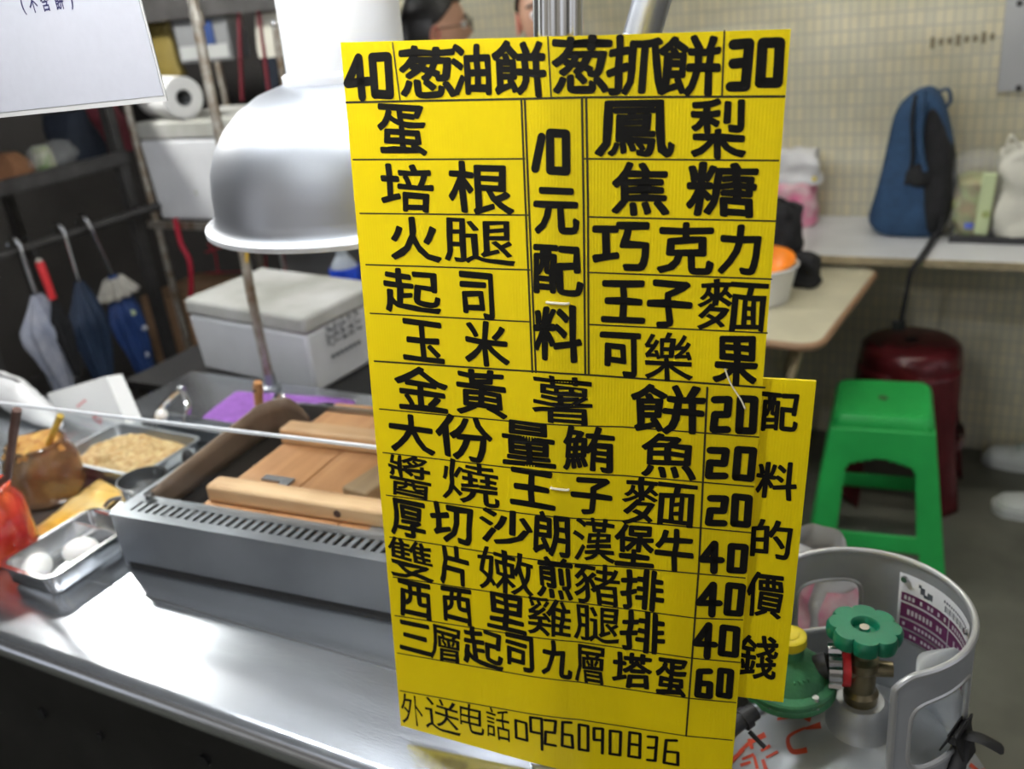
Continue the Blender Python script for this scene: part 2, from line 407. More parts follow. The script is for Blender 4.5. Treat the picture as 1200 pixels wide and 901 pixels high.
def duplicate(root, loc, label):
    r = root.copy(); COL.objects.link(r); r.location = loc; r['label'] = label
    for ch in list(root.children):
        c = ch.copy(); COL.objects.link(c); c.parent = r
        for g in list(ch.children):
            d = g.copy(); COL.objects.link(d); d.parent = c
    return r


# pixel of the 1200 x 901 photograph -> point on a real plane of the place
def ray(px, py): return RIGHT * ((px - 600) / 1100) + DOWN * ((py - 450.5) / 1100) + FWD
CAMP = Vector((0, 0, CAM_H))
def at_z(px, py, z): r = ray(px, py); return CAMP + r * ((z - CAM_H) / r.z)
def at_y(px, py, y): r = ray(px, py); return CAMP + r * (y / r.y)
def at_x(px, py, x): r = ray(px, py); return CAMP + r * (x / r.x)


# ================================================================== the setting
WALL_Y = 2.95
struct(MB().box((-0.5, 1.0, -0.05), (9, 8, 0.1)).build('floor', M['floor'], smooth=False))
struct(MB().box((0.475, WALL_Y + 0.06, 1.3), (5.05, 0.12, 2.6)).build('wall_back', M['tile'], smooth=False))
struct(MB().box((-3.275, WALL_Y + 0.06, 1.3), (2.45, 0.12, 2.6)).build('wall_back_dark', M['dark_wall'], smooth=False))
struct(MB().box((-3.55, 1.2, 1.3), (0.1, 3.6, 2.6)).build('wall_left', M['dark_wall'], smooth=False))
struct(MB().box((-0.5, 1.2, 2.65), (6.4, 4.0, 0.1)).build('ceiling', M['canopy'], smooth=False))
struct(MB().box((-0.5, 2.22, 2.55), (6.4, 0.09, 0.10)).build('trim_2', M['dark_iron'], smooth=False))

# lamps of the place, and one added fill bulb ------------------------------------------------
def tube_lamp(name, label, c, length, glow, axis='x'):
    t = thing(name, label, 'lamp', c)
    d = Vector((1, 0, 0)) if axis == 'x' else Vector((0, 1, 0))
    c = Vector(c)
    dims = (length + .06, .11, .035) if axis == 'x' else (.11, length + .06, .035)
    MB().box(c + Vector((0, 0, .035)), dims).build('housing', M['white_plain'], t, bevel=.004)
    MB().cyl(c - d * length / 2, c + d * length / 2, .016, seg=12).build('tube', glow, t)
    for k in (-1, 1):
        MB().box(c + d * (length / 2 + .015) * k, (.03, .04, .05)).build('end_cap', M['white_plain'], t, bevel=.003)
        MB().cyl(c + d * length * .4 * k + Vector((0, 0, .05)), (c.x + (d * length * .4 * k).x, c.y + (d * length * .4 * k).y, 2.6), .004, seg=8).build('hanger', M['steel_dull'], t)
    return t
tube_lamp('fluorescent_lamp', 'white fluorescent tube lamp hanging over the griddle beside the hood duct', (-0.98, 0.80, 1.90), 1.0, M['tube_glow'])
tube_lamp('fluorescent_lamp', 'white fluorescent tube lamp hanging over the seats by the tiled wall', (-0.2, 2.1, 2.45), 1.2, M['tube_glow_back'])
def bulb_lamp(label, x, y, z, r, glow):
    bl = thing('bulb_lamp', label, 'lamp', (x, y, z))
    MB().ball((x, y, z), r).build('bulb', glow, bl)
    MB().lathe([(r * 2.6, z + r * .1), (r * 1.7, z + r * .75), (.03, z + r * 1.35), (.02, z + r * 1.4)], (x, y, 0), 40).build('ceiling_light_block', M['alu_white'], bl, solid=.0015)  # cone added above the bulb to keep its light off the ceiling
    MB().cyl((x, y, z + r * .8), (x, y, z + r * .8 + .08), .022).build('socket', M['white_plain'], bl)
    MB().cyl((x, y, z + r * .8 + .07), (x, y, 2.6), .004, seg=8).build('cord', M['black'], bl)
bulb_lamp('round bulb lamp with an added shade hanging over the left end of the cart', -2.62, 1.48, 2.06, .066, M['bulb_glow'])
bulb_lamp('added unseen bulb lamp lighting the front of the yellow menu board', -.56, .17, 1.82, .05, M['fill_bulb_glow'])  # unseen fill bulb, added for the brightness falloff across the menu

# ================================================================== the food cart
CX1 = -0.315
cart = thing('food_cart', 'stainless steel street food cart counter with dark front panel', 'food cart', (-1.3, 0.9, 0))
prof = [(1.295, .80), (.533, .80)]
for k in range(1, 9):
    a = PI / 2 + PI * k / 8
    prof.append((.533 + .019 * math.cos(a), .781 + .019 * math.sin(a)))
prof += [(.560, .762), (.560, .772), (1.295, .772)]
short = [(min(y, 1.10), z) for y, z in prof]          # left of the middle the top is less deep
MB().prism(prof, lambda y, z: (-1.54, y, z), lambda y, z: (CX1, y, z)).prism(short, lambda y, z: (-2.5, y, z), lambda y, z: (-1.54, y, z)).build('counter_top', M['steel'], cart, angle=50)
ap = MB().box(((-2.5 + CX1 - .02) / 2, .575, .43), (2.165, .012, .664)).build('front_panel', M['apron'], cart, smooth=False)
hb = []
for px_, py_ in ((50, 835), (240, 890), (118, 862)):
    p = at_y(px_, py_, .569)
    w = MB().cyl((p.x, .5695, p.z), (p.x, .565, p.z), .0085 if px_ != 118 else .006, seg=16).build('screw_hole', M['black'], cart)
MB().box((CX1 - .02, .92, .43), (.012, .68, .664)).build('side_panel', M['apron'], cart, smooth=False)
MB().box((-1.4, .92, .14), (2.1, .66, .02)).build('bottom_shelf', M['dark_iron'], cart, smooth=False)
for x in (-2.45, CX1 - .05):
    for y in (.605, 1.06 if x < -2 else 1.255):
        MB().box((x, y, .386), (.035, .035, .772)).build('leg', M['dark_iron'], cart, smooth=False)
# low seam line and folded edge of the top
MB().box((-1.4, .655, .8008), (2.15, .0022, .0016)).build('seam', M['steel_plain'], cart, smooth=False)

# griddle ------------------------------------------------------------
GX0, GX1, GY0, GZ = -1.062, -0.40, .697, .887
gr = thing('griddle', 'stainless gas griddle with slotted front guard and burnt side plate', 'griddle', (-.72, .88, .80))
MB().box(((GX0 + GX1) / 2, GY0 + .004, .848), (GX1 - GX0, .006, .078)).build('front_plate', M['steel_dull'], gr, bevel=.0015)
MB().box(((GX0 + GX1) / 2, GY0 + .006, .8045), (GX1 - GX0 - .01, .006, .009)).build('foot_gap_shadow', M['black'], gr, smooth=False)  # black strip standing in for the shadow line under the front plate
for x in (GX0 + .003, GX1 - .003):
    MB().box((x, .885, .845), (.006, .375, .084)).build('side_plate', M['steel_dull'], gr, smooth=False)
MB().box(((GX0 + GX1) / 2, 1.07, .845), (GX1 - GX0, .006, .084)).build('back_plate', M['steel_dull'], gr, smooth=False)
MB().box(((GX0 + GX1) / 2, .885, .828), (GX1 - GX0 - .014, .366, .05)).build('fire_box', M['griddle'], gr, smooth=False)
g = MB()
LW = GX1 - GX0
g.box(((GX0 + GX1) / 2, GY0 + .006, GZ - .001), (LW, .016, .003))
g.box(((GX0 + GX1) / 2, GY0 + .046, GZ - .001), (LW, .016, .003))
n = 45
g.box((GX0 + .011, GY0 + .026, GZ - .001), (.022, .026, .003))
for k in range(n):
    x = GX0 + .031 + k * (LW - .05) / (n - 1)
    g.prism([(x - .0036, GY0 + .013), (x + .0036, GY0 + .013), (x + .0046, GY0 + .039), (x - .0026, GY0 + .039)],
            lambda a, b: (a, b, GZ - .0025), lambda a, b: (a, b, GZ + .0005))
g.build('slotted_ledge', M['steel_dull'], gr, smooth=False)
MB().box(((GX0 + GX1) / 2, GY0 + .028, GZ - .02), (LW - .02, .05, .004)).build('dark_cavity', M['black'], gr, smooth=False)  # black sheet put in for the shaded cavity below the slots
# burnt splash plate: straight run along the left side, bent round at the back
path = [(-1.042, .755), (-1.042, .82), (-1.042, .90), (-1.042, .985)]
for k in range(1, 10):
    a = PI - (PI * .55) * k / 9
    path.append((-.982 + .058 * math.cos(a), .985 + .058 * math.sin(a)))
def splash(u, v):
    f = u * (len(path) - 1); i = min(int(f), len(path) - 2); t = f - i
    x = path[i][0] * (1 - t) + path[i + 1][0] * t; y = path[i][1] * (1 - t) + path[i + 1][1] * t
    top = .893 + .020 * min(1, u / .3)
    if u > .72: top -= .035 * ((u - .72) / .28) ** 1.5
    return (x, y, .850 + (top - .850) * v)
MB().grid(splash, 36, 3).build('splash_plate', M['burnt'], gr, solid=.004)
MB().box((-.71, .915, .854), (.62, .31, .006)).build('hot_plate', M['griddle'], gr, smooth=False)

# wooden cover on the griddle -------------------------------------------
wc = thing('wooden_griddle_cover', 'orange wooden plank cover with two pale battens lying on the griddle', 'wooden cover', (-.66, .92, .86))
planks = MB()
for k in range(5):
    y0 = .752; x0 = -.958 + k * .112
    planks.box((x0 + .0555, (y0 + 1.10) / 2, .8695), (.1105, 1.10 - y0, .019))
planks.build('plank_panel', M['board'], wc, bevel=.002)
MB().box((-.682, .784, .893), (.54, .032, .026)).build('batten', M['batten'], wc, bevel=.005)
MB().cyl((-.735, .7684, .893), (-.735, .7670, .893), .0055, seg=14).build('knot', M['dark_wood'], wc)
MB().box((-.688, .962, .893), (.54, .034, .026)).build('batten', M['batten'], wc, bevel=.004)
hx = at_z(300, 577, .881)
h1 = MB().box((-.890, .846, .8805), (.050, .013, .003)).box((-.872, .836, .8806), (.016, .026, .003))
h1.build('hinge', M['zinc'], wc, smooth=False)
h2 = MB().box((-.660, .761, .8805), (.05, .014, .003)).box((-.643, .755, .8806), (.018, .03, .003))
h2.build('hinge', M['zinc'], wc, smooth=False)
bt = tag(MB().box((-.722, .868, .8925), (.044, .120, .024), Euler((0, 0, -.22))).build('wood_block', M['batten_grey'], None, bevel=.003, origin=(-.722, .868, .8795)),
         'short greyed wood block lying across the planks beside the yellow menu', 'wood block')

# clear acrylic guard ---------------------------------------------------
pn = thing('acrylic_guard', 'clear acrylic sneeze guard standing upright along the griddle front', 'acrylic guard', (-.95, .722, .888))
MB().box((-.99, .743, .9505), (1.20, .003, .123)).build('pane', M['acrylic'], pn, smooth=False)
MB().box((-.99, .743, 1.0135), (1.20, .0042, .0035)).build('top_edge', M['acrylic_edge'], pn, smooth=False)
for x in (GX0 + .03, GX1 - .03):
    MB().box((x, .743, .8925), (.010, .010, .008)).build('foot', M['steel_plain'], pn, bevel=.001)
# the griddle and everything on it stand slightly turned on the counter
TURN = math.radians(4.2); PIV = Vector((GX0, GY0, 0))
for o in (gr, wc, bt, pn):
    d = Vector(o.location) - PIV
    o.location = PIV + Euler((0, 0, TURN)).to_matrix() @ d; o.rotation_euler = (0, 0, TURN)

# ================================================================== the sign pole and the sign
O = Vector((-.31799, .61101, 1.20146))
VU = Vector((.054741, .056128, .996922)); UM = Vector((.982007, .177695, -.063926)); NM = Vector((.180737, -.982484, .045391))
HALF, BB = .082603, .035
_tab = [(0.0, 0.0)]
def _section():
    out = {0: (0.0, 0.0)}; du = .0005
    for sg in (1, -1):
        a = b = 0.0
        for i in range(1, 500):
            u = sg * (i - .5) * du; ph = -HALF * max(-1, min(1, u / BB))
            a += sg * math.cos(ph) * du; b += sg * math.sin(ph) * du; out[sg * i] = (a, b)
    return out
SEC = _section()
def board(u, v, lift=0.0):
    f = u / .0005; i = math.floor(f); t = f - i
    a0, b0 = SEC[i]; a1, b1 = SEC[i + 1]
    a = a0 + (a1 - a0) * t; b = b0 + (b1 - b0) * t
    ph = -HALF * max(-1, min(1, u / BB))
    return O + UM * a + NM * b + VU * v + (NM * math.cos(ph) - UM * math.sin(ph)) * lift

sp = thing('sign_pole', 'shiny upright steel pole behind the yellow menu board', 'pole', (-.345, .612, .80))
pb = board(0, -.42) - NM * .0235; pt = board(0, .85) - NM * .0235
k = (.80 - pb.z) / VU.z; pb = pb + VU * k
MB().cyl(pb, pb + VU * ((2.6 - .8) / VU.z), .0178, seg=28).build('post', M['pipe'], sp)
MB().lathe([(.0, .0), (.034, .0), (.034, .004), (.019, .006), (.0185, .02)], pb, 28).build('base_flange', M['steel_dull'], sp)

def yellow_mat():
    Y = mat('yellow_fluted_plastic', (0.86, 0.70, 0.004), 0.33)
    b = Y.node_tree.nodes['Principled BSDF']
    nt = Y.node_tree; tl = nt.nodes.new('ShaderNodeBsdfTranslucent'); tl.inputs[0].default_value = (0.95, 0.84, 0.05, 1)
    mx = nt.nodes.new('ShaderNodeMixShader'); mx.inputs[0].default_value = 0.36
    out = [n for n in nt.nodes if n.type == 'OUTPUT_MATERIAL'][0]
    nt.links.new(b.outputs[0], mx.inputs[1]); nt.links.new(tl.outputs[0], mx.inputs[2]); nt.links.new(mx.outputs[0], out.inputs[0])
    return Y
M['yellow'] = yellow_mat()
menu = thing('menu_board', 'large bright yellow fluted plastic menu board covered with black handwriting', 'menu board', tuple(board(0, -.396)))
U0, U1, V0, V1 = -.1683, .1616, -.3965, .2585
RIB = .00245
def flutes(u0, u1, v0, v1, dz, slope=0.0, nv=2):
    mb = MB(); n = int((u1 - u0) / RIB * 4)
    def fr(i, j):
        u = u0 + (u1 - u0) * i; v = v0 + (v1 + slope * (u - u0) - v0) * j
        return board(u, v, dz + .00008 * math.cos(2 * PI * u / RIB))
    mb.grid(fr, n, nv)
    def bk(i, j):
        u = u0 + (u1 - u0) * i; v = v0 + (v1 + slope * (u - u0) - v0) * j
        return board(u, v, dz - .003)
    mb.grid(bk, 60, nv)
    # rim
    for (ua, va, ub, vb) in ((u0, v0, u0, v1), (u1, v0, u1, v1 + slope * (u1 - u0))):
        mb.grid(lambda i, j: board(ua, va + (vb - va) * i, dz - .003 * j), 2, 1)
    mb.grid(lambda i, j: board(u0 + (u1 - u0) * i, v0, dz - .003 * j), 60, 1)
    mb.grid(lambda i, j: board(u0 + (u1 - u0) * i, v1 + slope * (u1 - u0) * i, dz - .003 * j), 60, 1)
    return mb
panel = flutes(U0, U1, V0, V1, 0.0, slope=.011).build('board', M['yellow'], menu)
strip = flutes(.100, .2005, -.2875, .0135, -.0048).build('price_column_strip', M['yellow'], menu)
strip['label'] = 'narrower yellow strip fixed behind the right edge'

CHARS = [('葱', -0.096, 0.2373, 0.0481, 0.036), ('油', -0.06, 0.2387, 0.032, 0.0359), ('餅', -0.0227, 0.2392, 0.0414, 0.0386), ('葱', 0.022, 0.2414, 0.0417, 0.0383), ('抓', 0.0609, 0.2406, 0.041, 0.0384), ('餅', 0.0968, 0.2404, 0.0423, 0.0396), ('蛋', -0.1204, 0.1943, 0.0423, 0.0395), ('培', -0.1197, 0.1508, 0.0455, 0.0374), ('根', -0.0564, 0.1539, 0.0532, 0.0393), ('火', -0.1159, 0.11, 0.0462, 0.0368), ('腿', -0.0597, 0.112, 0.0618, 0.0364), ('起', -0.1211, 0.0669, 0.053, 0.0378), ('司', -0.0631, 0.068, 0.0299, 0.0389), ('玉', -0.1144, 0.0244, 0.0393, 0.0371), ('米', -0.0566, 0.0281, 0.0393, 0.0382), ('元', 0.0038, 0.1389, 0.0353, 0.0356), ('配', 0.004, 0.0939, 0.0389, 0.04), ('料', 0.0043, 0.0432, 0.0399, 0.0464), ('鳳', 0.0603, 0.1984, 0.0558, 0.0403), ('梨', 0.1187, 0.1984, 0.0387, 0.0407), ('焦', 0.066, 0.1563, 0.0428, 0.0379), ('糖', 0.123, 0.1566, 0.0507, 0.0384), ('巧', 0.0532, 0.1134, 0.0429, 0.0373), ('克', 0.0999, 0.1141, 0.0417, 0.0393), ('力', 0.1384, 0.114, 0.0305, 0.0375), ('王', 0.055, 0.0714, 0.0342, 0.0336), ('子', 0.0895, 0.0709, 0.0347, 0.0373), ('麵', 0.1352, 0.0718, 0.0503, 0.0387), ('可', 0.0542, 0.0287, 0.0317, 0.0379), ('樂', 0.0904, 0.0287, 0.0368, 0.0389), ('果', 0.141, 0.0281, 0.0337, 0.0397), ('金', -0.1188, -0.0187, 0.0526, 0.0411), ('黃', -0.0622, -0.0148, 0.0466, 0.0422), ('薯', 0.0079, -0.0127, 0.0493, 0.0416), ('餅', 0.0914, -0.014, 0.058, 0.0421), ('大', -0.1313, -0.0626, 0.045, 0.039), ('份', -0.0804, -0.0593, 0.0541, 0.042), ('量', -0.0216, -0.0562, 0.0451, 0.0416), ('鮪', 0.0288, -0.055, 0.0442, 0.0408), ('魚', 0.0937, -0.0546, 0.0443, 0.0408), ('醬', -0.1363, -0.1066, 0.0409, 0.0433), ('燒', -0.0764, -0.1011, 0.0541, 0.042), ('王', -0.0197, -0.0973, 0.0405, 0.0367), ('子', 0.0326, -0.0974, 0.0349, 0.0352), ('麵', 0.0872, -0.0974, 0.0599, 0.0434), ('厚', -0.1408, -0.1501, 0.0374, 0.0397), ('切', -0.0976, -0.1465, 0.0427, 0.0415), ('沙', -0.0447, -0.1398, 0.0501, 0.0361), ('朗', -0.0031, -0.139, 0.0334, 0.0421), ('漢', 0.0344, -0.1394, 0.0356, 0.0425), ('堡', 0.0682, -0.1402, 0.0334, 0.0429), ('牛', 0.1015, -0.1423, 0.0328, 0.041), ('雙', -0.1415, -0.1934, 0.0454, 0.0441), ('片', -0.0973, -0.1906, 0.0313, 0.0423), ('嫩', -0.0457, -0.1849, 0.0536, 0.0439), ('煎', 0.0007, -0.1816, 0.0331, 0.0429), ('豬', 0.0372, -0.1828, 0.0385, 0.0416), ('排', 0.0754, -0.1846, 0.0376, 0.0421), ('西', -0.1401, -0.2373, 0.0351, 0.042), ('西', -0.0966, -0.233, 0.0328, 0.0401), ('里', -0.0468, -0.2287, 0.0396, 0.0401), ('雞', -0.0053, -0.2242, 0.0404, 0.0419), ('腿', 0.0376, -0.2243, 0.0407, 0.0378), ('排', 0.0776, -0.2273, 0.039, 0.042), ('三', -0.1428, -0.2809, 0.0349, 0.0355), ('層', -0.1116, -0.2801, 0.0321, 0.04), ('起', -0.0715, -0.2744, 0.0432, 0.0451), ('司', -0.0348, -0.2698, 0.0271, 0.0413), ('九', 0.0008, -0.2684, 0.0296, 0.0397), ('層', 0.0307, -0.2685, 0.027, 0.0413), ('塔', 0.0689, -0.2693, 0.037, 0.039), ('蛋', 0.1035, -0.2714, 0.0274, 0.0425)]
THIN = [('外', -0.1536, -0.3719, 0.0257, 0.0385), ('送', -0.1192, -0.3687, 0.0383, 0.04), ('电', -0.0873, -0.3625, 0.026, 0.0361), ('話', -0.0591, -0.36, 0.0253, 0.0378)]
STRIP = [('配', 0.176, -0.0133, 0.0275, 0.0318), ('料', 0.1783, -0.0721, 0.0315, 0.033), ('的', 0.1781, -0.1256, 0.033, 0.0363), ('價', 0.1773, -0.1798, 0.0312, 0.0449), ('錢', 0.1766, -0.2426, 0.0329, 0.045)]
DIGITS = [('4', -0.1556, 0.2333, 0.0263, 0.0354), ('0', -0.1346, 0.2345, 0.0199, 0.0338), ('3', 0.1302, 0.2403, 0.0168, 0.0343), ('0', 0.1498, 0.2414, 0.0182, 0.0324), ('1', -0.0092, 0.181, 0.0117, 0.0293), ('0', 0.0056, 0.1818, 0.0178, 0.0328), ('2', 0.1323, -0.0164, 0.0167, 0.0323), ('0', 0.1515, -0.0154, 0.0165, 0.0328), ('2', 0.132, -0.0584, 0.0184, 0.0292), ('0', 0.1526, -0.0574, 0.0175, 0.0305), ('2', 0.134, -0.1009, 0.0181, 0.0297), ('0', 0.1527, -0.0991, 0.0166, 0.031), ('4', 0.1322, -0.1445, 0.0213, 0.0326), ('0', 0.1528, -0.1437, 0.0169, 0.0291), ('4', 0.1323, -0.1863, 0.0231, 0.0356), ('0', 0.1528, -0.1837, 0.0166, 0.0336), ('4', 0.1309, -0.2283, 0.0221, 0.0388), ('0', 0.1508, -0.2263, 0.0176, 0.0333), ('6', 0.1325, -0.2733, 0.0167, 0.033), ('0', 0.1498, -0.2706, 0.0151, 0.0328)]
PHONE = [('0', -0.0352, -0.3601, 0.0141, 0.0239), ('9', -0.02, -0.3587, 0.0146, 0.0402), ('2', -0.006, -0.3543, 0.0134, 0.0327), ('6', 0.0105, -0.3523, 0.0131, 0.0325), ('0', 0.026, -0.3531, 0.0113, 0.0323), ('9', 0.0396, -0.3536, 0.0111, 0.0322), ('0', 0.0555, -0.3538, 0.0126, 0.0301), ('8', 0.0732, -0.3531, 0.0133, 0.031), ('3', 0.0892, -0.3542, 0.0108, 0.0309), ('6', 0.107, -0.355, 0.0153, 0.0308)]
LINES = [[(-0.1677, 0.2148), (0.0003, 0.2194), (0.028, 0.2199), (0.1607, 0.2197)], [(-0.166, 0.1712), (-0.0198, 0.1765)], [(-0.164, 0.1285), (-0.018, 0.135)], [(-0.1626, 0.0861), (-0.0175, 0.0928)], [(-0.1625, 0.0441), (-0.0176, 0.0509)], [(-0.1623, 0.0011), (-0.0163, 0.0094), (0.0284, 0.0103), (0.1632, 0.0082)], [(0.0251, 0.1774), (0.1601, 0.1772)], [(0.0278, 0.1353), (0.1616, 0.1351)], [(0.028, 0.0932), (0.1618, 0.0928)], [(0.0288, 0.052), (0.1618, 0.0517)], [(-0.1613, -0.0435), (0.0567, -0.0325), (0.1617, -0.0333)], [(-0.1616, -0.086), (0.0575, -0.076), (0.1608, -0.0766)], [(-0.1619, -0.1292), (0.0583, -0.1181), (0.1616, -0.1185)], [(-0.1621, -0.1732), (0.0591, -0.1629), (0.1598, -0.1617)], [(-0.1621, -0.217), (0.0225, -0.2039), (0.121, -0.2066), (0.1604, -0.203)], [(-0.1639, -0.2609), (0.0226, -0.2455), (0.1207, -0.2484), (0.161, -0.2469)], [(-0.1647, -0.3052), (0.0227, -0.2896), (0.1204, -0.2919), (0.1601, -0.2901)], [(-0.1655, -0.3513), (0.0227, -0.3325), (0.1193, -0.3344), (0.1597, -0.3321)], [(-0.1234, 0.2579), (-0.1202, 0.2172)], [(-0.0011, 0.2604), (0.0009, 0.2194)], [(0.1189, 0.2619), (0.1196, 0.2205)], [(-0.0215, 0.2187), (-0.0199, 0.1426), (-0.017, 0.0086)], [(-0.0189, 0.2187), (-0.0172, 0.1427), (-0.0141, 0.0089)], [(0.0232, 0.2194), (0.0246, 0.1441), (0.0263, 0.0102)], [(0.0262, 0.2193), (0.0278, 0.1441), (0.029, 0.0104)], [(0.1208, 0.0054), (0.1221, -0.1563), (0.1193, -0.3344)]]


# outlines of the characters come from the default font, cut once per character
_fc = bpy.data.curves.new('glyph', 'FONT'); _fo = bpy.data.objects.new('glyph', _fc); COL.objects.link(_fo)
_fc.resolution_u = 3; _fc.size = 1.0
def glyph(ch):
    _fc.body = ch
    bpy.context.view_layer.update()
    ev = _fo.evaluated_get(bpy.context.evaluated_depsgraph_get()); me = ev.to_mesh()
    vs = [(v.co.x, v.co.y) for v in me.vertices]; fs = [tuple(p.vertices) for p in me.polygons]
    ev.to_mesh_clear()
    return vs, fs
def put_glyph(mb, surf, ch, u, v, w, h, bold=.0, lift=.0005, wob=0.0):
    vs, fs = glyph(ch)
    if not vs: return
    x0 = min(a for a, b in vs); x1 = max(a for a, b in vs); y0 = min(b for a, b in vs); y1 = max(b for a, b in vs)
    w -= 2 * bold; h -= 2 * bold
    shifts = [(0, 0)] + ([(bold * math.cos(2 * PI * q / 8), bold * math.sin(2 * PI * q / 8)) for q in range(8)] if bold else [])
    for q, (du, dv) in enumerate(shifts):
        nv = []
        for a, b in vs:
            s = (a - x0) / max(x1 - x0, 1e-6) - .5; t = (b - y0) / max(y1 - y0, 1e-6) - .5
            uu = u + s * w; vv = v + t * h
            if wob:
                nx = wob * h * noise.noise(Vector((uu * 60, vv * 60, 1.3))); vv += wob * h * noise.noise(Vector((uu * 60, vv * 60, 7.7))); uu += nx
            nv.append(mb.bm.verts.new(surf(uu + du, vv + dv, lift + .000012 * q)))
        for f in fs: mb._face([nv[i] for i in f])
DIGIT = {'0': [[(0, 0), (0, 1), (1, 1), (1, 0), (0, 0)]], '1': [[(1, 1), (0, 0)]],
         '2': [[(0, .97), (1, 1), (.93, .52), (.04, .5), (0, 0), (1, .03)]], '3': [[(0, .97), (1, 1), (.93, 0), (0, .0)], [(.08, .52), (.95, .55)]],
         '4': [[(1, .42), (0, .36), (.62, 1), (.66, 0)]], '6': [[(.85, 1), (.06, .95), (0, 0), (1, 0), (.95, .5), (.05, .48)]],
         '8': [[(0, 0), (.05, 1), (.95, 1), (1, 0), (0, 0)], [(.05, .52), (.95, .52)]], '9': [[(1, 0), (1, 1), (0, .97), (.05, .5), (1, .53)]]}
def stroke(mb, surf, pts, wd, lift=.0005):
    """a flat marker stroke with round ends along pts (board coordinates)"""
    P = [Vector((p[0], p[1])) for p in pts]
    for a, b in zip(P, P[1:]):
        d = (b - a); L = d.length
        if L < 1e-6: continue
        d /= L; nrm = Vector((-d.y, d.x)); n = max(1, int(L / .012))
        for i in range(n):
            q = [a + d * L * i / n - nrm * wd / 2, a + d * L * (i + 1) / n - nrm * wd / 2, a + d * L * (i + 1) / n + nrm * wd / 2, a + d * L * i / n + nrm * wd / 2]
            mb._face([mb.bm.verts.new(surf(p.x, p.y, lift)) for p in q])
    for p in P:
        mb._face([mb.bm.verts.new(surf(p.x + wd / 2 * math.cos(2 * PI * k / 10), p.y + wd / 2 * math.sin(2 * PI * k / 10), lift + .00003)) for k in range(10)])
def put_digit(mb, surf, ch, u, v, w, h, wd, lift=.0005):
    for s in DIGIT[ch]:
        sc = (w - wd, h - wd)
        stroke(mb, surf, [(u + (a - .5) * sc[0] + random.uniform(-.02, .02) * w, v + (b - .5) * sc[1] + random.uniform(-.02, .02) * w) for a, b in s], wd, lift)
HEAVY = '葱油餅抓力果焦王克元配料子巧糖切'
LIGHT = '薯雙麵燒醬雞層腿樂豬嫩漢'
let = MB()
for c in CHARS:
    put_glyph(let, board, *c, bold=.0012 if c[0] in HEAVY else (.0005 if c[0] in LIGHT else .0010), wob=.06)
for i, c in enumerate(DIGITS):
    put_digit(let, board, *c, wd=.0062 if i > 3 else .0068)
for c in THIN: put_glyph(let, board, *c, bold=0, wob=.05)
for c in PHONE: put_digit(let, board, *c, wd=.0030)
let.build('lettering', M['ink'], menu, smooth=False)
ln = MB()
for i, L in enumerate(LINES):
    stroke(ln, board, L, .0016 if i in (0, 5) or i > 20 else .0012, .0003)
ln.build('ruled_lines', M['ink_thin'], menu, smooth=False)
sl = MB(); back = lambda u, v, l: board(u, v, l - .0048)
for c in STRIP: put_glyph(sl, back, *c, bold=.0008, wob=.06)
so = sl.build('strip_lettering', M['ink'], strip, smooth=False)
for (u, v, w) in ((.0045, .0680, .016), (.005, -.0935, .014)):
    MB().tube(smooth_path([board(u - w / 2, v, -.001), board(u - w / 2, v, .0012), board(u, v, .0016), board(u + w / 2, v, .0012), board(u + w / 2, v, -.001)], 4), .0011, 8).build('cable_tie', M['tie'], menu)
MB().tube(smooth_path([board(.133, .022, .0008), board(.138, .010, .001), board(.146, -.002, .0008), board(.150, -.010, .0008)], 4), .0007, 6).build('tape_curl', M['tie'], menu)
bpy.data.objects.remove(_fo)

# ================================================================== paper notice at the top left
pl = thing('laminated_notice', 'white laminated paper notice hanging at the top left corner', 'notice', (-.68, .52, 1.44))
A = at_y(197, 118, .52); B = at_y(0, 138, .52); C_ = at_y(183, 0, .52)
_nt = M['paper'].node_tree; _tl = _nt.nodes.new('ShaderNodeBsdfTranslucent'); _tl.inputs[0].default_value = (0.75, 0.78, 0.86, 1)
_mx = _nt.nodes.new('ShaderNodeMixShader'); _mx.inputs[0].default_value = 0.35; _o = [n for n in _nt.nodes if n.type == 'OUTPUT_MATERIAL'][0]
_nt.links.new(_nt.nodes['Principled BSDF'].outputs[0], _mx.inputs[1]); _nt.links.new(_tl.outputs[0], _mx.inputs[2]); _nt.links.new(_mx.outputs[0], _o.inputs[0])
ex = (A - B).normalized(); ez = Vector((.012, 0, 1)).normalized(); ez = (ez - ex * ez.dot(ex)).normalized()
def note(u, v, l=0.0): return A - ex * u + ez * v + Vector((0, -1, 0)) * l
def slab(mb, u0, u1, v0, v1, l0, l1):
    mb.prism([(u0, v0), (u1, v0), (u1, v1), (u0, v1)], lambda a, b: note(a, b, l0), lambda a, b: note(a, b, l1)); return mb
slab(MB(), 0, .297, 0, .21, 0, .0008).build('laminate', M['laminate'], pl, smooth=False)
sheet = slab(MB(), .002, .295, .0042, .206, .0004, .0014).build('paper_sheet', M['paper'], pl, smooth=False)
for u in (.03, .26):
    MB().cyl(note(u, .205, .0005), (note(u, .2, 0).x, .52, 2.6), .0012, seg=6).build('string', M['white_plain'], pl)
_fc = bpy.data.curves.new('glyph', 'FONT'); _fo = bpy.data.objects.new('glyph', _fc); COL.objects.link(_fo); _fc.resolution_u = 3; _fc.size = 1.0
nt_ = MB()
base = at_y(24, 17, .52)
for i, ch in enumerate('(不含餅)'):
    pc = at_y((27, 39, 53, 69, 83)[i], (6, 5, 3, 1, -1)[i], .5186)
    d = pc - A
    put_glyph(nt_, lambda u, v, l: note(-u, v, .0014 + l), ch, d.dot(ex), d.dot(ez), .0036 if i in (0, 4) else .0098, .0145 if i in (0, 4) else .0125, bold=.0002, lift=.0002)
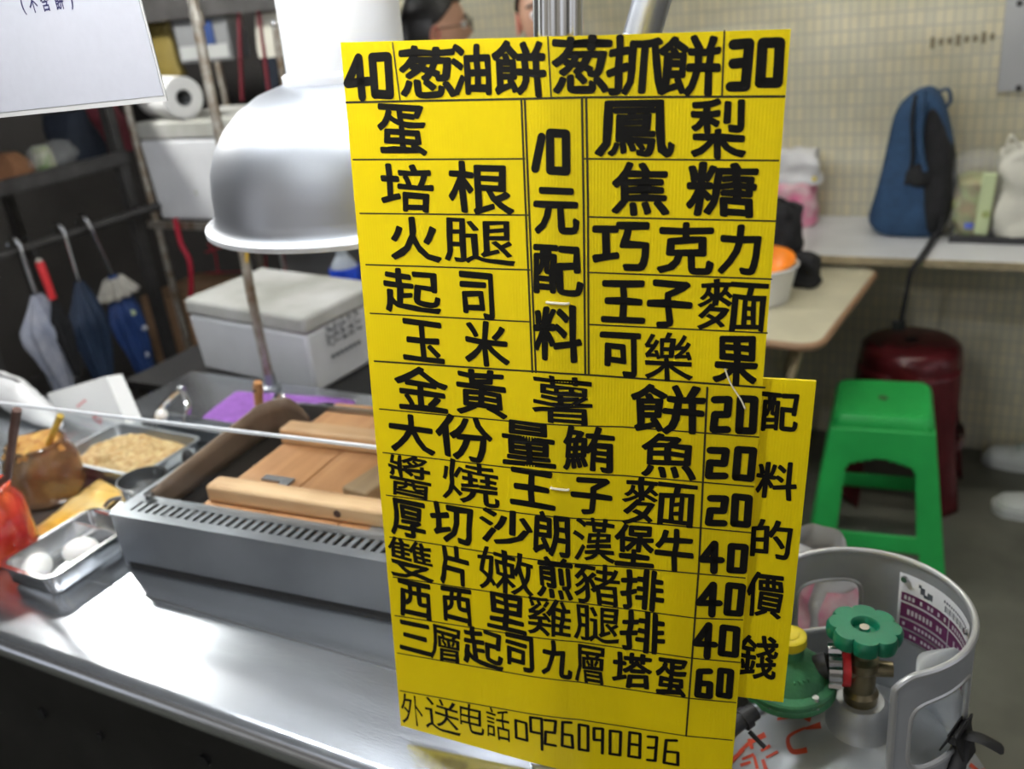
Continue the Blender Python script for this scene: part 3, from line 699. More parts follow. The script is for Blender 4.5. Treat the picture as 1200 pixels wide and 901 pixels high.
nt_.build('printing', M['blue_ink'], sheet, smooth=False)
bpy.data.objects.remove(_fo)

# ================================================================== the hood and the steel tubes over the cart
hood = thing('exhaust_hood', 'big spun aluminium dome hood with a white round duct above it', 'hood', (0, 0, 0))
HC = at_y(432, 242, 1.02); HZ = HC.z; HC.z = 0; hood.location = (HC.x, HC.y, HZ)
DR, DZ = .214 / .303, .80
prof = [(.302, 1.176), (.303, 1.180), (.297, 1.184), (.290, 1.189), (.285, 1.196), (.283, 1.210), (.282, 1.235), (.276, 1.268), (.262, 1.300), (.238, 1.330), (.206, 1.356), (.168, 1.376), (.130, 1.386), (.102, 1.393)]
prof = [(r * DR, HZ + (z - 1.178) * DZ) for r, z in prof]; HT = prof[-1][1]
MB().lathe(prof, HC, 72).build('dome', M['alu'], hood, solid=.002, angle=60)
MB().lathe([(.212, HZ - .004), (.2165, HZ - .003), (.2165, HZ + .003), (.212, HZ + .0045)], HC, 72).build('rolled_rim', M['alu_white'], hood, angle=60)
tilt = Vector((.012, 0, 1.0))
duct = MB().tube([HC + Vector((.0, 0, HT - .004)), HC + Vector((.002, 0, 1.45)), HC + Vector((.018, 0, 2.0)), HC + Vector((.034, 0, 2.6))], .0765, 48, caps=False)
duct.build('duct', M['alu_white'], hood)
MB().lathe([(.081, HT - .010), (.083, HT - .004), (.083, HT + .006), (.0775, HT + .010)], HC, 48).build('duct_collar', M['alu_white'], hood)

gp = thing('galvanised_post', 'thin rusty galvanised post standing at the back edge of the cart', 'post', (-1.30, 1.272, .80))
b0 = at_y(319, 456, 1.272); b0.z = .80
pts = [b0, at_y(301, 380, 1.272), at_y(284, 290, 1.272), at_y(262, 180, 1.272), at_y(243, 90, 1.272), at_y(226, 0, 1.272)]
top = pts[-1] + (pts[-1] - pts[-2]) * 8; top.z = 2.6
MB().tube(pts + [top], .0095, 14).build('tube', M['galv'], gp)
MB().lathe([(0, 0), (.020, 0), (.020, .004), (.012, .007), (.011, .03)], b0, 20).build('foot_plate', M['steel_dull'], gp)
q = at_y(287, 292, 1.262)
MB().tube(smooth_path([q + Vector((-.012, 0, .012)), q + Vector((.004, -.008, .012)), q + Vector((.010, -.006, 0)), q + Vector((.006, -.008, -.022))], 4), .003, 8).build('wire_tie', M['yellow_wood'], gp)
cj = at_y(231, 22, 1.272)
MB().cyl(cj - Vector((0, 0, .012)), cj + Vector((0, 0, .012)), .0115, seg=14).build('joint_sleeve', M['galv'], gp)

rod = thing('thin_rod', 'short thin metal rod rising behind the dome hood', 'rod', tuple(at_y(352, 235, 1.66)))
r1 = at_y(322, 28, 1.66); r0 = at_y(334, 108, 1.66); r2 = r0 + (r0 - r1) * 2.1
lowz = .965
r2 = r1 + (r0 - r1) * ((lowz - r1.z) / (r0.z - r1.z))
rod.location = r2
MB().cyl(r2, r1, .0075, seg=12).build('shaft', M['galv'], rod)
MB().ball(r1, .0092, 12, 8).build('tip', M['steel_plain'], rod)

fa = thing('bent_duct_pipe', 'silver bent duct pipe leaning to the right above the yellow menu', 'pipe', (-.42, 1.20, .80))
p0 = at_y(752, 42, 1.0); p1 = at_y(764, 0, 1.0)
path_ = smooth_path([(-.42, 1.20, .80), (-.42, 1.19, 1.0), (-.415, 1.08, 1.25), tuple(p0 - (p1 - p0) * 1.2), tuple(p0), tuple(p1), tuple(p1 + (p1 - p0) * 4), tuple(p1 + (p1 - p0) * 14)], 16)
path_ = [p for p in path_ if p.z < 2.6]
MB().tube(path_, .0200, 24).build('duct_tube', M['alu'], fa)
MB().cyl((-.42, 1.20, .80), (-.42, 1.20, .806), .04, seg=24).build('base_flange', M['steel_dull'], fa)

# ================================================================== things on the cart, from the left
# white bag at the left edge
def sheet_bag(name, label, cat, corners, thick, material, seed, group=None, lean=None):
    """a soft bag: corners (bottom left, bottom right, top right, top left) in 3-D, puffed to a thickness"""
    c = [Vector(p) for p in corners]
    nrm = (c[1] - c[0]).cross(c[3] - c[0]).normalized()
    mb = MB()
    def f(sgn):
        def g(i, j):
            p = (c[0] * (1 - i) + c[1] * i) * (1 - j) + (c[3] * (1 - i) + c[2] * i) * j
            e = (4 * i * (1 - i)) ** .35 * (4 * min(j, .999) * (1 - min(j, .999)) + .0) ** .35
            return p + nrm * sgn * thick * .5 * e + nrm * .006 * noise.noise(p * 22 + Vector((seed, 0, 0))) + Vector((0, 0, .004)) * noise.noise(p * 30 + Vector((0, seed, 0))) * j
        return g
    mb.grid(f(1), 16, 16); mb.grid(f(-1), 16, 16)
    bmesh.ops.remove_doubles(mb.bm, verts=mb.bm.verts, dist=.0006)
    o = mb.build(name, material, None, angle=60, origin=(c[0] + c[1]) / 2)
    return tag(o, label, cat, group) if label else o
def col_at(px, py, y): return tuple(at_y(px, py, y))
sheet_bag('plastic_bag', 'white plastic bag cut by the left edge of the picture, behind the sauce jars', 'bag',
          [(-1.74, 1.02, .803), (-1.565, .985, .803), col_at(27, 449, 1.03), col_at(-40, 425, 1.06)], .06, M['white_bag'], 3)
# paper bag standing behind the tray
PBY = 1.045
pbg = [at_y(82, 521, PBY), at_y(150, 500, PBY), at_y(124, 441, PBY + .03), at_y(55, 461, PBY + .03)]
dz = .802 - min(p.z for p in pbg)
pbag = thing('paper_bag', 'white paper bag with a round red stamp standing tilted behind the food tray', 'bag', tuple((pbg[0] + pbg[1]) / 2))
mb = MB(); nrm_ = (pbg[1] - pbg[0]).cross(pbg[3] - pbg[0]).normalized()
if nrm_.y > 0: nrm_ = -nrm_
def pbf(u, v, l=0.0):
    p = (pbg[0] * (1 - u) + pbg[1] * u) * (1 - v) + (pbg[3] * (1 - u) + pbg[2] * u) * v
    return p + nrm_ * (l + .004 * math.sin(PI * u) * math.sin(PI * v))
T_ = -.035
mb.grid(lambda i, j: pbf(i, j, 0), 8, 8); mb.grid(lambda i, j: pbf(i, j, T_), 8, 8)
for (ua, va, ub, vb) in ((0, 0, 1, 0), (0, 1, 1, 1), (0, 0, 0, 1), (1, 0, 1, 1)):
    mb.grid(lambda i, j: pbf(ua + (ub - ua) * i, va + (vb - va) * i, T_ * j + (.006 * math.sin(PI * j) if ua == ub else 0)), 8, 2)
bmesh.ops.remove_doubles(mb.bm, verts=mb.bm.verts, dist=.0004)
mb.build('bag_body', M['paper_bag'], pbag, angle=30)
st = MB()
for r0_, r1_, a0_, a1_ in ((.0, .011, 0, PI), (.0085, .011, PI, 2 * PI)):
    for k in range(12):
        aa, ab = a0_ + (a1_ - a0_) * k / 12, a0_ + (a1_ - a0_) * (k + 1) / 12
        W_ = (pbg[1] - pbg[0]).length; H_ = (pbg[3] - pbg[0]).length
        P_ = [pbf(.64 + r * math.cos(a) / W_, .33 + r * math.sin(a) / H_, .0012) for r, a in ((r0_, aa), (r1_, aa), (r1_, ab), (r0_, ab))]
        st._face([st.bm.verts.new(p) for p in (P_ if r0_ else [P_[0], P_[1], P_[2]])])
for k in range(4):
    u_ = .42 + .045 * k
    P_ = [pbf(u_ + du / 1.0, .60 + .02 * k + dv, .0012) for du, dv in ((0, 0), (.028, .0), (.028, .035), (0, .035))]
    st._face([st.bm.verts.new(p) for p in P_])
st.build('red_stamp', M['red_stamp'], pbag, smooth=False)

# sauce jars
def jar(name, label, x, y, r, h, body, contents, tilt_pts, stickmat, rs):
    t = thing(name, label, 'jar', (x, y, .80))
    pr = [(.0, 0), (r * .82, 0), (r * .93, .006), (r, .02), (r, h * .62), (r * .96, h * .75), (r * .80, h * .88), (r * .76, h * .93), (r * .76, h), (r * .70, h), (r * .70, h * .93)]
    MB().lathe(pr, (x, y, .80), 40).build('glass_body', body, t, angle=60)
    MB().lathe([(r * .76, h * .945), (r * .79, h * .955), (r * .79, h * .985), (r * .76, h * 1.0)], (x, y, .80), 40).build('neck_ring', body, t)
    c = MB(); c.ball((x, y, .80 + h * .93), (r * .70, r * .70, .018), 20, 10, lump=.5, lscale=50); c.build('contents', contents, t)
    MB().tube(tilt_pts, rs, 12).build('stick', stickmat, t)
    return t
jar('sauce_jar', 'glass jar of red sauce with a dark brown stick, in front of the brown jar', -1.276, .655, .052, .112, M['sauce_red'], M['sauce_red'],
    [(-1.276, .66, .90), tuple(at_y(10, 558, .66)), tuple(at_y(16, 505, .668)), tuple(at_y(20, 480, .672))], M['dark_wood'], [.0045, .005, .0062, .0062])
jar('sauce_jar', 'glass jar of brown sauce topped with golden crumbs, yellow stick in it', -1.362, .805, .058, .100, M['sauce_brown'], M['crumb'],
    [(-1.362, .80, .89), tuple(at_y(49, 540, .80)), tuple(at_y(62, 508, .81)), tuple(at_y(71, 487, .815))], M['yellow_wood'], [.0045, .0045, .0050, .0056])

# yellow packet lying flat
ypts = [at_z(34, 626, .803), at_z(84, 634, .803), at_z(146, 578, .803), at_z(118, 562, .803)]
mb = MB()
def pk(i, j, l):
    p = (ypts[0] * (1 - i) + ypts[1] * i) * (1 - j) + (ypts[3] * (1 - i) + ypts[2] * i) * j
    e = (4 * i * (1 - i)) ** .5 * (4 * j * (1 - j)) ** .3
    return p + Vector((0, 0, .002 + (.013 + .006 * noise.noise(p * 40)) * e * l))
mb.grid(lambda i, j: pk(i, j, 1), 12, 18); mb.grid(lambda i, j: pk(i, j, 0), 12, 18)
bmesh.ops.remove_doubles(mb.bm, verts=mb.bm.verts, dist=.0004)
tag(mb.build('plastic_packet', M['packet'], None, angle=60, origin=(ypts[0] + ypts[2]) / 2), 'bright yellow plastic packet lying flat between the jars and the egg pan', 'packet')

# egg pan
def pan(name, label, x0, x1, y0, y1, z0, h, lip=.007, material=M['steel_plain'], rad=.02):
    t = thing(name, label, 'pan', ((x0 + x1) / 2, (y0 + y1) / 2, z0))
    def ring(inset, z, n=6, rr=rad):
        r = max(rr - inset, .003); out = []
        for cx_, cy_, a in ((x1 - inset - r, y1 - inset - r, 0), (x0 + inset + r, y1 - inset - r, PI / 2), (x0 + inset + r, y0 + inset + r, PI), (x1 - inset - r, y0 + inset + r, 1.5 * PI)):
            for k in range(n + 1):
                b = a + PI / 2 * k / n; out.append((cx_ + r * math.cos(b), cy_ + r * math.sin(b), z))
        return out
    mb = MB()
    rings = [ring(lip + .006, z0 + .0005), ring(lip, z0 + .008), ring(lip - .002, z0 + h - .002), ring(0, z0 + h - .002), ring(0, z0 + h), ring(lip, z0 + h), ring(lip + .002, z0 + h - .003), ring(lip + .004, z0 + .01), ring(lip + .012, z0 + .003)]
    V = [[mb.bm.verts.new(p) for p in r] for r in rings]
    for A_, B_ in zip(V, V[1:]):
        for k in range(len(A_)): mb._face((A_[k], A_[(k + 1) % len(A_)], B_[(k + 1) % len(A_)], B_[k]))
    mb._face(V[0][::-1]); mb._face(V[-1])
    mb.build('pan_body', material, t, angle=50)
    return t
ep = pan('steel_pan', 'small steel pan holding two white eggs at the front left of the cart', -1.200, -1.086, .598, .762, .80, .036, rad=.022)
MB().box((-1.143, .722, .819), (.098, .0025, .030)).build('divider', M['steel_plain'], ep, bevel=.001)
e0 = tag(MB().ball((0, 0, 0), (.0185, .0185, .0245), 28, 18).build('egg', M['egg']), 'white egg at the near end of the small steel pan', 'egg', 'eggs in the small pan')
e0.location = (-1.156, .630, .8216); e0.rotation_euler = (PI / 2, 0, .5)
e1 = e0.copy(); COL.objects.link(e1); e1['label'] = 'white egg further back in the small steel pan'; e1.location = (-1.130, .682, .8216); e1.rotation_euler = (PI / 2, 0, -.7)

# food tray
tr = pan('food_tray', 'flat steel tray with a heap of chopped golden food, under the paper bag', -1.435, -1.215, .862, 1.012, .80, .028, material=M['steel_dull'], rad=.02)
mb = MB()
def heap(i, j):
    x = -1.415 + .188 * i; y = .873 + .128 * j
    e = (4 * i * (1 - i)) ** .4 * (4 * j * (1 - j)) ** .4
    return (x, y, .806 + (.026 + .010 * noise.noise(Vector((x, y, 0)) * 45) + .005 * noise.noise(Vector((x, y, 4)) * 120)) * e)
mb.grid(heap, 60, 46)
fo = tag(mb.build('chopped_food', M['rice'], None, angle=70, origin=(-1.31, .937, .806)), 'heap of chopped golden fried food filling the flat steel tray', 'food', kind='stuff')
# tongs
tg = thing('tongs', 'steel kitchen tongs standing in the long pan behind the food tray', 'tongs', (-1.26, 1.04, .82))
hinge = at_y(213, 456, 1.075)
for px0, py0, yy in ((179, 497, 1.035), (216, 498, 1.035)):
    a = at_y(px0, py0, yy); k = Vector(a); mid = at_y((px0 + 214) / 2 + (-3 if px0 < 180 else 5), (py0 + 452) / 2, (yy + 1.075) / 2)
    MB().tube(smooth_path([a, mid, hinge], 8), [.0026 + .002 * math.sin(PI * q / 16) for q in range(17)], 8, flat=1.6).build('arm', M['steel_plain'], tg)
MB().cyl(hinge - Vector((.005, 0, 0)), hinge + Vector((.005, 0, 0)), .006, seg=14).build('hinge', M['steel_dull'], tg)
# lid / long pan behind the tray, with a pale knob
lp = pan('steel_pan', 'long low steel pan behind the food tray, beside the purple towel', -1.36, -1.12, 1.022, 1.062, .80, .034, material=M['steel_dull'], rad=.012)
kb = thing('white_ball', 'small white round knob on the long pan behind the tray', 'knob', tuple(at_y(193, 497, 1.03)))
kp = at_y(193, 499, 1.03)
MB().ball((kp.x, kp.y, max(kp.z, .846)), (.0115, .0115, .012), 16, 10).build('ball', M['egg'], kb)
MB().cyl((kp.x, kp.y, .834), (kp.x, kp.y, .842), .006, seg=12).build('stem', M['steel_plain'], kb)
# cup
cu = thing('steel_cup', 'round steel cup standing left of the griddle beside the food tray', 'cup', (-1.126, .806, .80))
MB().lathe([(.0, .0), (.031, .0), (.033, .003), (.0355, .070), (.0375, .071), (.0375, .073), (.0345, .073), (.032, .006), (.0, .004)], (-1.126, .806, .80), 36).build('cup_body', M['steel_plain'], cu, angle=50)
MB().tube(smooth_path([(-1.148, .79, .845), (-1.172, .78, .842), (-1.187, .775, .83)], 4), .003, 8).build('cup_handle', M['steel_dull'], cu)
c2 = thing('steel_cup', 'steel cup behind the splash plate holding the wooden handled scraper', 'cup', (-1.028, 1.105, .80))
MB().lathe([(.0, .0), (.030, .0), (.032, .003), (.034, .055), (.036, .056), (.036, .058), (.033, .058), (.030, .006), (.0, .004)], (-1.028, 1.105, .80), 36).build('cup_body', M['steel_plain'], c2, angle=50)
bk_ = tag(MB().ball(tuple(at_y(233, 528, .985)), (.012, .010, .019), 16, 10).build('rubber_stopper', M['rubber'], None, origin=tuple(at_y(233, 528, .985) - Vector((0, 0, .019)))), 'small dark rubber stopper at the right end of the food tray', 'stopper')
bkz = bk_.location; bk_.location = (-1.192, .95, .80)
# scraper with wooden handle, spatula beside it
sc = thing('scraper', 'scraper with an upright orange wooden handle behind the griddle', 'scraper', (-1.028, 1.10, .81))
sb = Vector((-1.03, 1.095, .812)); s1 = at_y(305, 500, 1.09); s2 = at_y(302, 448, 1.085)
MB().tube([s1 - (s2 - s1) * .1, s1 + (s2 - s1) * .2, s1 + (s2 - s1) * .9, s2], [.0062, .0072, .0086, .0076], 14).build('handle', M['handle_wood'], sc)
hole = s1 + (s2 - s1) * .86
MB().cyl(hole + Vector((0, -.0095, 0)), hole + Vector((0, -.0078, 0)), .0026, seg=10).build('hanging_hole', M['black'], sc)
MB().tube([sb, s1], [.012, .005], 10, flat=.25).build('blade', M['steel_plain'], sc)
sl_ = thing('spatula', 'shiny steel spatula standing beside the wooden handled scraper', 'spatula', (-1.01, 1.115, .81))
q1 = at_y(320, 508, 1.115); q2 = at_y(323, 470, 1.12); q3 = at_y(331, 468, 1.12)
MB().tube(smooth_path([(-1.015, 1.112, .812), tuple(q1), tuple(q2), tuple(q3), tuple(at_y(332, 490, 1.12))], 6), .0052, 10, flat=1.6).build('handle_loop', M['steel_plain'], sl_)
# purple towel, pink towel, toasted board
def cloth_slab(name, label, cs, h, material, seed):
    c = [Vector(p) for p in cs]; mb = MB()
    def f(top):
        def g(i, j):
            p = (c[0] * (1 - i) + c[1] * i) * (1 - j) + (c[3] * (1 - i) + c[2] * i) * j
            e = min(1, min(i, 1 - i, j, 1 - j) * 14) ** .5
            return p + Vector((0, 0, (.001 if not top else .001 + h * e + .003 * e * noise.noise(p * 28 + Vector((seed, 0, 0))))))
        return g
    mb.grid(f(True), 30, 24); mb.grid(f(False), 30, 24)
    bmesh.ops.remove_doubles(mb.bm, verts=mb.bm.verts, dist=.0003)
    return tag(mb.build(name, material, None, angle=60, origin=(c[0] + c[2]) / 2), label, 'towel')
cloth_slab('folded_towel', 'folded purple towel lying behind the griddle', [(-1.325, 1.085, .80), (-1.062, 1.130, .80), (-1.075, 1.258, .80), (-1.352, 1.222, .80)], .012, M['purple'], 1)
cb_ = tag(MB().box((-.755, 1.16, .824), (.30, .11, .048)).build('wooden_block', M['toast'], None, bevel=.008, origin=(-.755, 1.16, .80)), 'toast coloured wooden block behind the griddle under the pink towel', 'block')
cloth_slab('folded_towel', 'dusty pink towel lying on the wooden block behind the griddle', [(-.90, 1.15, .8485), (-.68, 1.15, .8485), (-.68, 1.21, .8485), (-.89, 1.21, .8485)], .012, M['pink_towel'], 5)

# ================================================================== rear rack with foam boxes
rk = thing('steel_rack', 'dark steel rack standing behind the cart with two shelves', 'rack', (-1.8, 1.95, 0))
for x, y in ((-2.25, 1.90), (-1.46, 1.90), (-2.25, 2.28), (-1.46, 2.28)):
    MB().cyl((x, y, 0), (x, y, 1.36), .011, seg=12).build('post', M['galv'], rk)
for z in (.952, .50):
    MB().box((-1.855, 2.09, z), (.81, .40, .012)).build('shelf', M['dark_iron'], rk, smooth=False)
    for y in (1.888, 2.29):
        MB().box((-1.855, y, z - .003), (.83, .012, .022)).build('rail', M['galv'] if z > .9 else M['dark_iron'], rk, smooth=False)
bs = thing('low_shelf', 'dark iron shelf stand carrying the big white foam box', 'shelf', (-1.45, 1.52, 0))
MB().box((-1.43, 1.525, .735), (.72, .43, .02)).build('shelf_board', M['apron'], bs, smooth=False)
for x in (-1.77, -1.09):
    for y in (1.33, 1.72): MB().box((x, y, .363), (.025, .025, .725)).build('leg', M['dark_iron'], bs, smooth=False)
MB().box((-1.43, 1.33, .40), (.70, .02, .02)).build('stretcher', M['dark_iron'], bs, smooth=False)

def foam_box(name, label, A_, B_, D_, z0, h, lid, body, lidm):
    """A_ front left, B_ front right, D_ back right on plan"""
    t = thing(name, label, 'box', (A_[0], A_[1], z0))
    A_, B_, D_ = Vector((*A_, 0)), Vector((*B_, 0)), Vector((*D_, 0))
    C0 = A_ + (D_ - B_); ctr = (A_ + D_) / 2
    def q(s, ins): return [(ctr + (p - ctr) * s) for p in (A_, B_, D_, C0)]
    def slab_(s0, s1, za, zb):
        P0 = q(s0, 0); P1 = q(s1, 0); mb = MB()
        a = [mb.bm.verts.new((p.x, p.y, za)) for p in P0]; b = [mb.bm.verts.new((p.x, p.y, zb)) for p in P1]
        for k in range(4): mb._face((a[k], a[(k + 1) % 4], b[(k + 1) % 4], b[k]))
        mb._face(a[::-1]); mb._face(b); return mb
    slab_(.95, .985, z0, z0 + h - lid).build('box_body', body, t, bevel=.008)
    slab_(1.0, .995, z0 + h - lid, z0 + h).build('lid', lidm, t, bevel=.008)
    return t, A_, B_, D_
fb, A_, B_, D_ = foam_box('foam_box', 'large white foam box with grey print, on the low shelf behind the cart', (-1.655, 1.415), (-1.262, 1.362), (-1.245, 1.61), .745, .172, .038, M['foam'], M['foam_dirty'])
pr_ = MB(); sd = (D_ - B_).normalized(); nn = Vector((sd.y, -sd.x, 0)); base = (B_ + (B_ - (A_ + D_) / 2) * -.018)
def side(u, z): p = B_ + sd * u - nn * .004; return Vector((p.x, p.y, z)) + nn * .0035
random.seed(11)
for r_ in range(3):
    z = .832 + r_ * .016
    for k in range(5):
        u = .055 + k * .022
        hh = .013; ww = .017
        for s_ in range(4):
            du = random.uniform(0, ww * .7); dz_ = random.uniform(0, hh * .7); horiz = random.random() < .5
            a_, b_ = (ww * .8, .0026) if horiz else (.0026, hh)
            P_ = [side(u + du, z + dz_), side(u + du + a_, z + dz_), side(u + du + a_, z + dz_ + b_), side(u + du, z + dz_ + b_)]
            pr_._face([pr_.bm.verts.new(p) for p in P_])
for k in range(7):
    P_ = [side(.06 + .014 * k, .805), side(.07 + .014 * k, .805), side(.07 + .014 * k, .814), side(.06 + .014 * k, .814)]
    pr_._face([pr_.bm.verts.new(p) for p in P_])
pr_.build('print', M['print_grey'], fb, smooth=False)
f2, _, _, _ = foam_box('foam_box', 'upper white foam box on the rack shelf, below the paper roll', (-2.245, 1.90), (-1.86, 1.90), (-1.80, 2.20), .960, .278, .05, M['foam'], M['foam_dirty'])
gm = MB(); gq = at_y(229, 226, 1.905)
gm.tube([gq + Vector((0, 0, .006)), gq + Vector((.005, 0, 0)), gq + Vector((.001, 0, -.006))], .002, 6).build('green_mark', M['green_carton'], f2)
f3, _, _, _ = foam_box('foam_box', 'third white foam box standing on the rack shelf behind the dome hood', (-1.76, 1.93), (-1.52, 1.93), (-1.49, 2.20), .960, .272, .05, M['foam'], M['foam_dirty'])
# paper roll lying on the upper box
rl = thing('paper_roll', 'white paper towel roll lying on the upper foam box', 'paper roll', (-2.05, 1.95, 1.24))
e_ = at_y(213, 104, 1.93); rr_ = .056
ctr = Vector((e_.x, 1.93, 1.239 + rr_)); axd = Vector((-.92, .35, 0)).normalized()
ra = axd.to_track_quat('Z', 'Y').to_matrix()
MB().lathe([(.022, 0), (.023, -.0005), (rr_ - .004, -.0005), (rr_, .002), (rr_, .20), (rr_ - .004, .2025), (.023, .2025), (.022, .20), (.022, 0)], ctr, 40, ra).build('roll', M['tissue'], rl, angle=40)
MB().lathe([(.0225, -.001), (.0205, -.001), (.0205, .203), (.0225, .203), (.0225, -.001)], ctr, 28, ra).build('cardboard_core', M['grey_white'], rl)
# tarpaulin and red cords behind
tp = thing('grey_tarpaulin', 'grey tarpaulin sheet hanging under the rack shelf with red cord lines', 'tarpaulin', (-1.65, 2.33, .45))
MB().grid(lambda i, j: (-2.2 + .72 * i, 2.325 + .008 * math.sin(18 * i), .36 + .58 * j), 40, 4).build('sheet', M['tarp'], tp, solid=.003)
rc = MB()
lines_ = [[(243, 285), (252, 300), (258, 345)], [(228, 322), (252, 320), (290, 318)], [(240, 296), (275, 284), (300, 276)], [(310, 300), (312, 330)], [(330, 290), (334, 318)]]
for L in lines_:
    rc = MB(); pts = [at_y(a, b, 2.305) for a, b in L]
    for p in pts: p.y = 2.309
    rc.tube(pts, .0028, 8).build('red_cord', M['red_cord'], tp)
rh = tag(MB().tube(smooth_path([at_y(205, 256, 1.872), at_y(212, 285, 1.872), at_y(222, 305, 1.872), at_y(224, 330, 1.872), at_y(223, 350, 1.872)], 6), .0075, 10).build('red_strap', M['red_cord'], None, origin=tuple(at_y(223, 350, 1.872))), 'red strap hanging from the rack shelf beside the foam box', 'strap')
bo = thing('water_bottle', 'plastic bottle with a blue label standing behind the large foam box', 'bottle', (-1.42, 1.76, .745))
bx_ = at_y(401, 300, 1.80); bx0, by0 = bx_.x, 1.80
BZ = .745
bo.location = (bx0, by0, .512 if False else BZ)
MB().lathe([(0, 0), (.036, 0), (.039, .004), (.039, .115), (.036, .135), (.022, .158), (.0145, .168), (.0145, .185)], (bx0, by0, BZ), 28).build('bottle_body', M['water'], bo)
MB().lathe([(.0397, .055), (.0397, .150 - .02), (.0375, .138)], (bx0, by0, BZ), 28).build('blue_label', M['label_blue'], bo)
MB().lathe([(0, .202), (.0165, .202), (.017, .186), (.0155, .184)], (bx0, by0, BZ), 20).build('cap', M['white_plain'], bo)
tag(MB().box((-1.43, 1.822, .7355), (.6, .16, .019)).build('shelf_plank', M['apron'], None, smooth=False, origin=(-1.43, 1.822, .726)), 'dark plank behind the large foam box carrying the water bottle', 'plank')
ct = tag(MB().box((-2.375, 2.08, .345), (.20, .26, .69)).build('brown_carton', M['carton'], None, bevel=.004, origin=(-2.375, 2.08, 0)), 'tall brown carton standing on the floor beside the blue dotted umbrella', 'carton')
rt = tag(MB().box((-2.01, 1.915, .56), (.022, .006, .03)).build('red_tag', M['red_plastic'], None, bevel=.002, origin=(-2.01, 1.915, .545)), 'small red tag by the lower right corner of the brown carton', 'tag')

# things hanging high at the back on the left
bm_ = struct(MB().box((-2.0, 2.30, at_y(270, 16, 2.3).z + .045), (2.4, .06, .09)).build('trim_1', M['dark_iron'], smooth=False))
ZT = at_y(270, 16, 2.3).z
gw = thing('hanging_carton', 'grey and white carton hanging under the dark beam', 'carton', tuple(at_y(250, 72, 2.32)))
a = at_y(218, 74, 2.32); b = at_y(279, 68, 2.32)
MB().box(((a.x + b.x) / 2, 2.34, (a.z + ZT) / 2), (b.x - a.x, .08, ZT - a.z)).build('carton_body', M['grey_white'], gw, bevel=.004)
MB().box(((a.x + b.x) / 2 + .03, 2.298, (a.z + ZT) / 2 + .02), (.05, .003, .07)).build('blue_print', M['umb_dots'], gw, smooth=False)
MB().box(((a.x + b.x) / 2, 2.298, a.z + .03), (b.x - a.x - .02, .003, .04)).build('white_band', M['tarp'], gw, smooth=False)
def hung(name, label, cat, px0, px1, pyb, pyt, y, material, lumpy=.0, depth=.05, bev=.01):
    a = at_y(px0, pyb, y); b = at_y(px1, pyb, y); z0 = a.z; z1 = at_y((px0 + px1) / 2, pyt, y).z
    mb = MB()
    cx_, w_, h_ = (a.x + b.x) / 2, b.x - a.x, z1 - z0
    def f(i, j):
        an = 2 * PI * i; v = j
        sx = math.copysign(abs(math.cos(an)) ** .6, math.cos(an)); sy = math.copysign(abs(math.sin(an)) ** .6, math.sin(an))
        k = 1 - .22 * v ** 2
        p = Vector((cx_ + sx * w_ / 2 * k, y + sy * depth / 2 * k, z0 + h_ * v))
        return p + Vector((1, .5, 0)) * lumpy * noise.noise(p * 14)
    mb.grid(f, 28, 12, closeu=True)
    mb._face([v for v in mb.bm.verts if False] or [mb.bm.verts.new(f(i / 28, 0)) for i in range(28)][::-1])
    mb._face([mb.bm.verts.new(f(i / 28, 1)) for i in range(28)])
    bmesh.ops.remove_doubles(mb.bm, verts=mb.bm.verts, dist=.0003)
    return tag(mb.build(name, material, None, angle=50, origin=(cx_, y, z0)), label, cat)
hung('ochre_coat', 'ochre brown cloth hanging under the beam beside the notice', 'cloth', 186, 216, 90, 10, 2.36, M['yellow_board'], .02)
hung('dark_coat', 'dark navy cloth hanging behind the thin rod under the beam', 'cloth', 318, 372, 130, 14, 2.42, M['navy_dark'], .02)
hung('pale_board', 'pale beige board hanging behind the thin rod', 'board', 304, 352, 68, 14, 2.34, M['tote'], .0, .015)
for i, (p_, l_) in enumerate((([(283, 30), (282, 70), (284, 118)], 'dark red upright rod behind the dome hood, left of the thin rod'), ([(308, 40), (312, 80), (318, 128)], 'dark red upright rod just left of the thin rod'))):
    pts = [at_y(a, b, 2.30) for a, b in p_]; pts[0].z = ZT; 
    tag(MB().tube(pts, .006, 8).build('red_rod', mat('dark_red_paint', (.16, .02, .03), .5) if i == 0 else bpy.data.materials['dark_red_paint'], None, origin=tuple(pts[-1])), l_, 'rod')

# ================================================================== side rack with umbrellas at the far left
sr = thing('side_rack', 'dark iron side rack at the far left with umbrellas on its rail', 'rack', (-2.5, 1.59, 0))
for x, y in ((-2.29, 1.32), (-2.29, 1.86), (-2.85, 1.32), (-2.85, 1.86)):
    MB().box((x, y, .72), (.03, .03, 1.44)).build('post', M['dark_iron'], sr, smooth=False)
for z in (1.135, .44, 1.43):
    MB().box((-2.57, 1.59, z), (.59, .57, .016)).build('shelf', M['dark_iron'], sr, smooth=False)
MB().box((-2.275, 1.59, 1.15), (.02, .57, .034)).build('rail', M['dark_iron'], sr, smooth=False)
MB().cyl((-2.215, 1.30, 1.003), (-2.215, 1.89, 1.003), .012, seg=12).build('hanging_rail', M['dark_iron'], sr)
for y in (1.32, 1.86):
    MB().box((-2.25, y, 1.003), (.08, .014, .014)).build('rail_bracket', M['dark_iron'], sr, smooth=False)
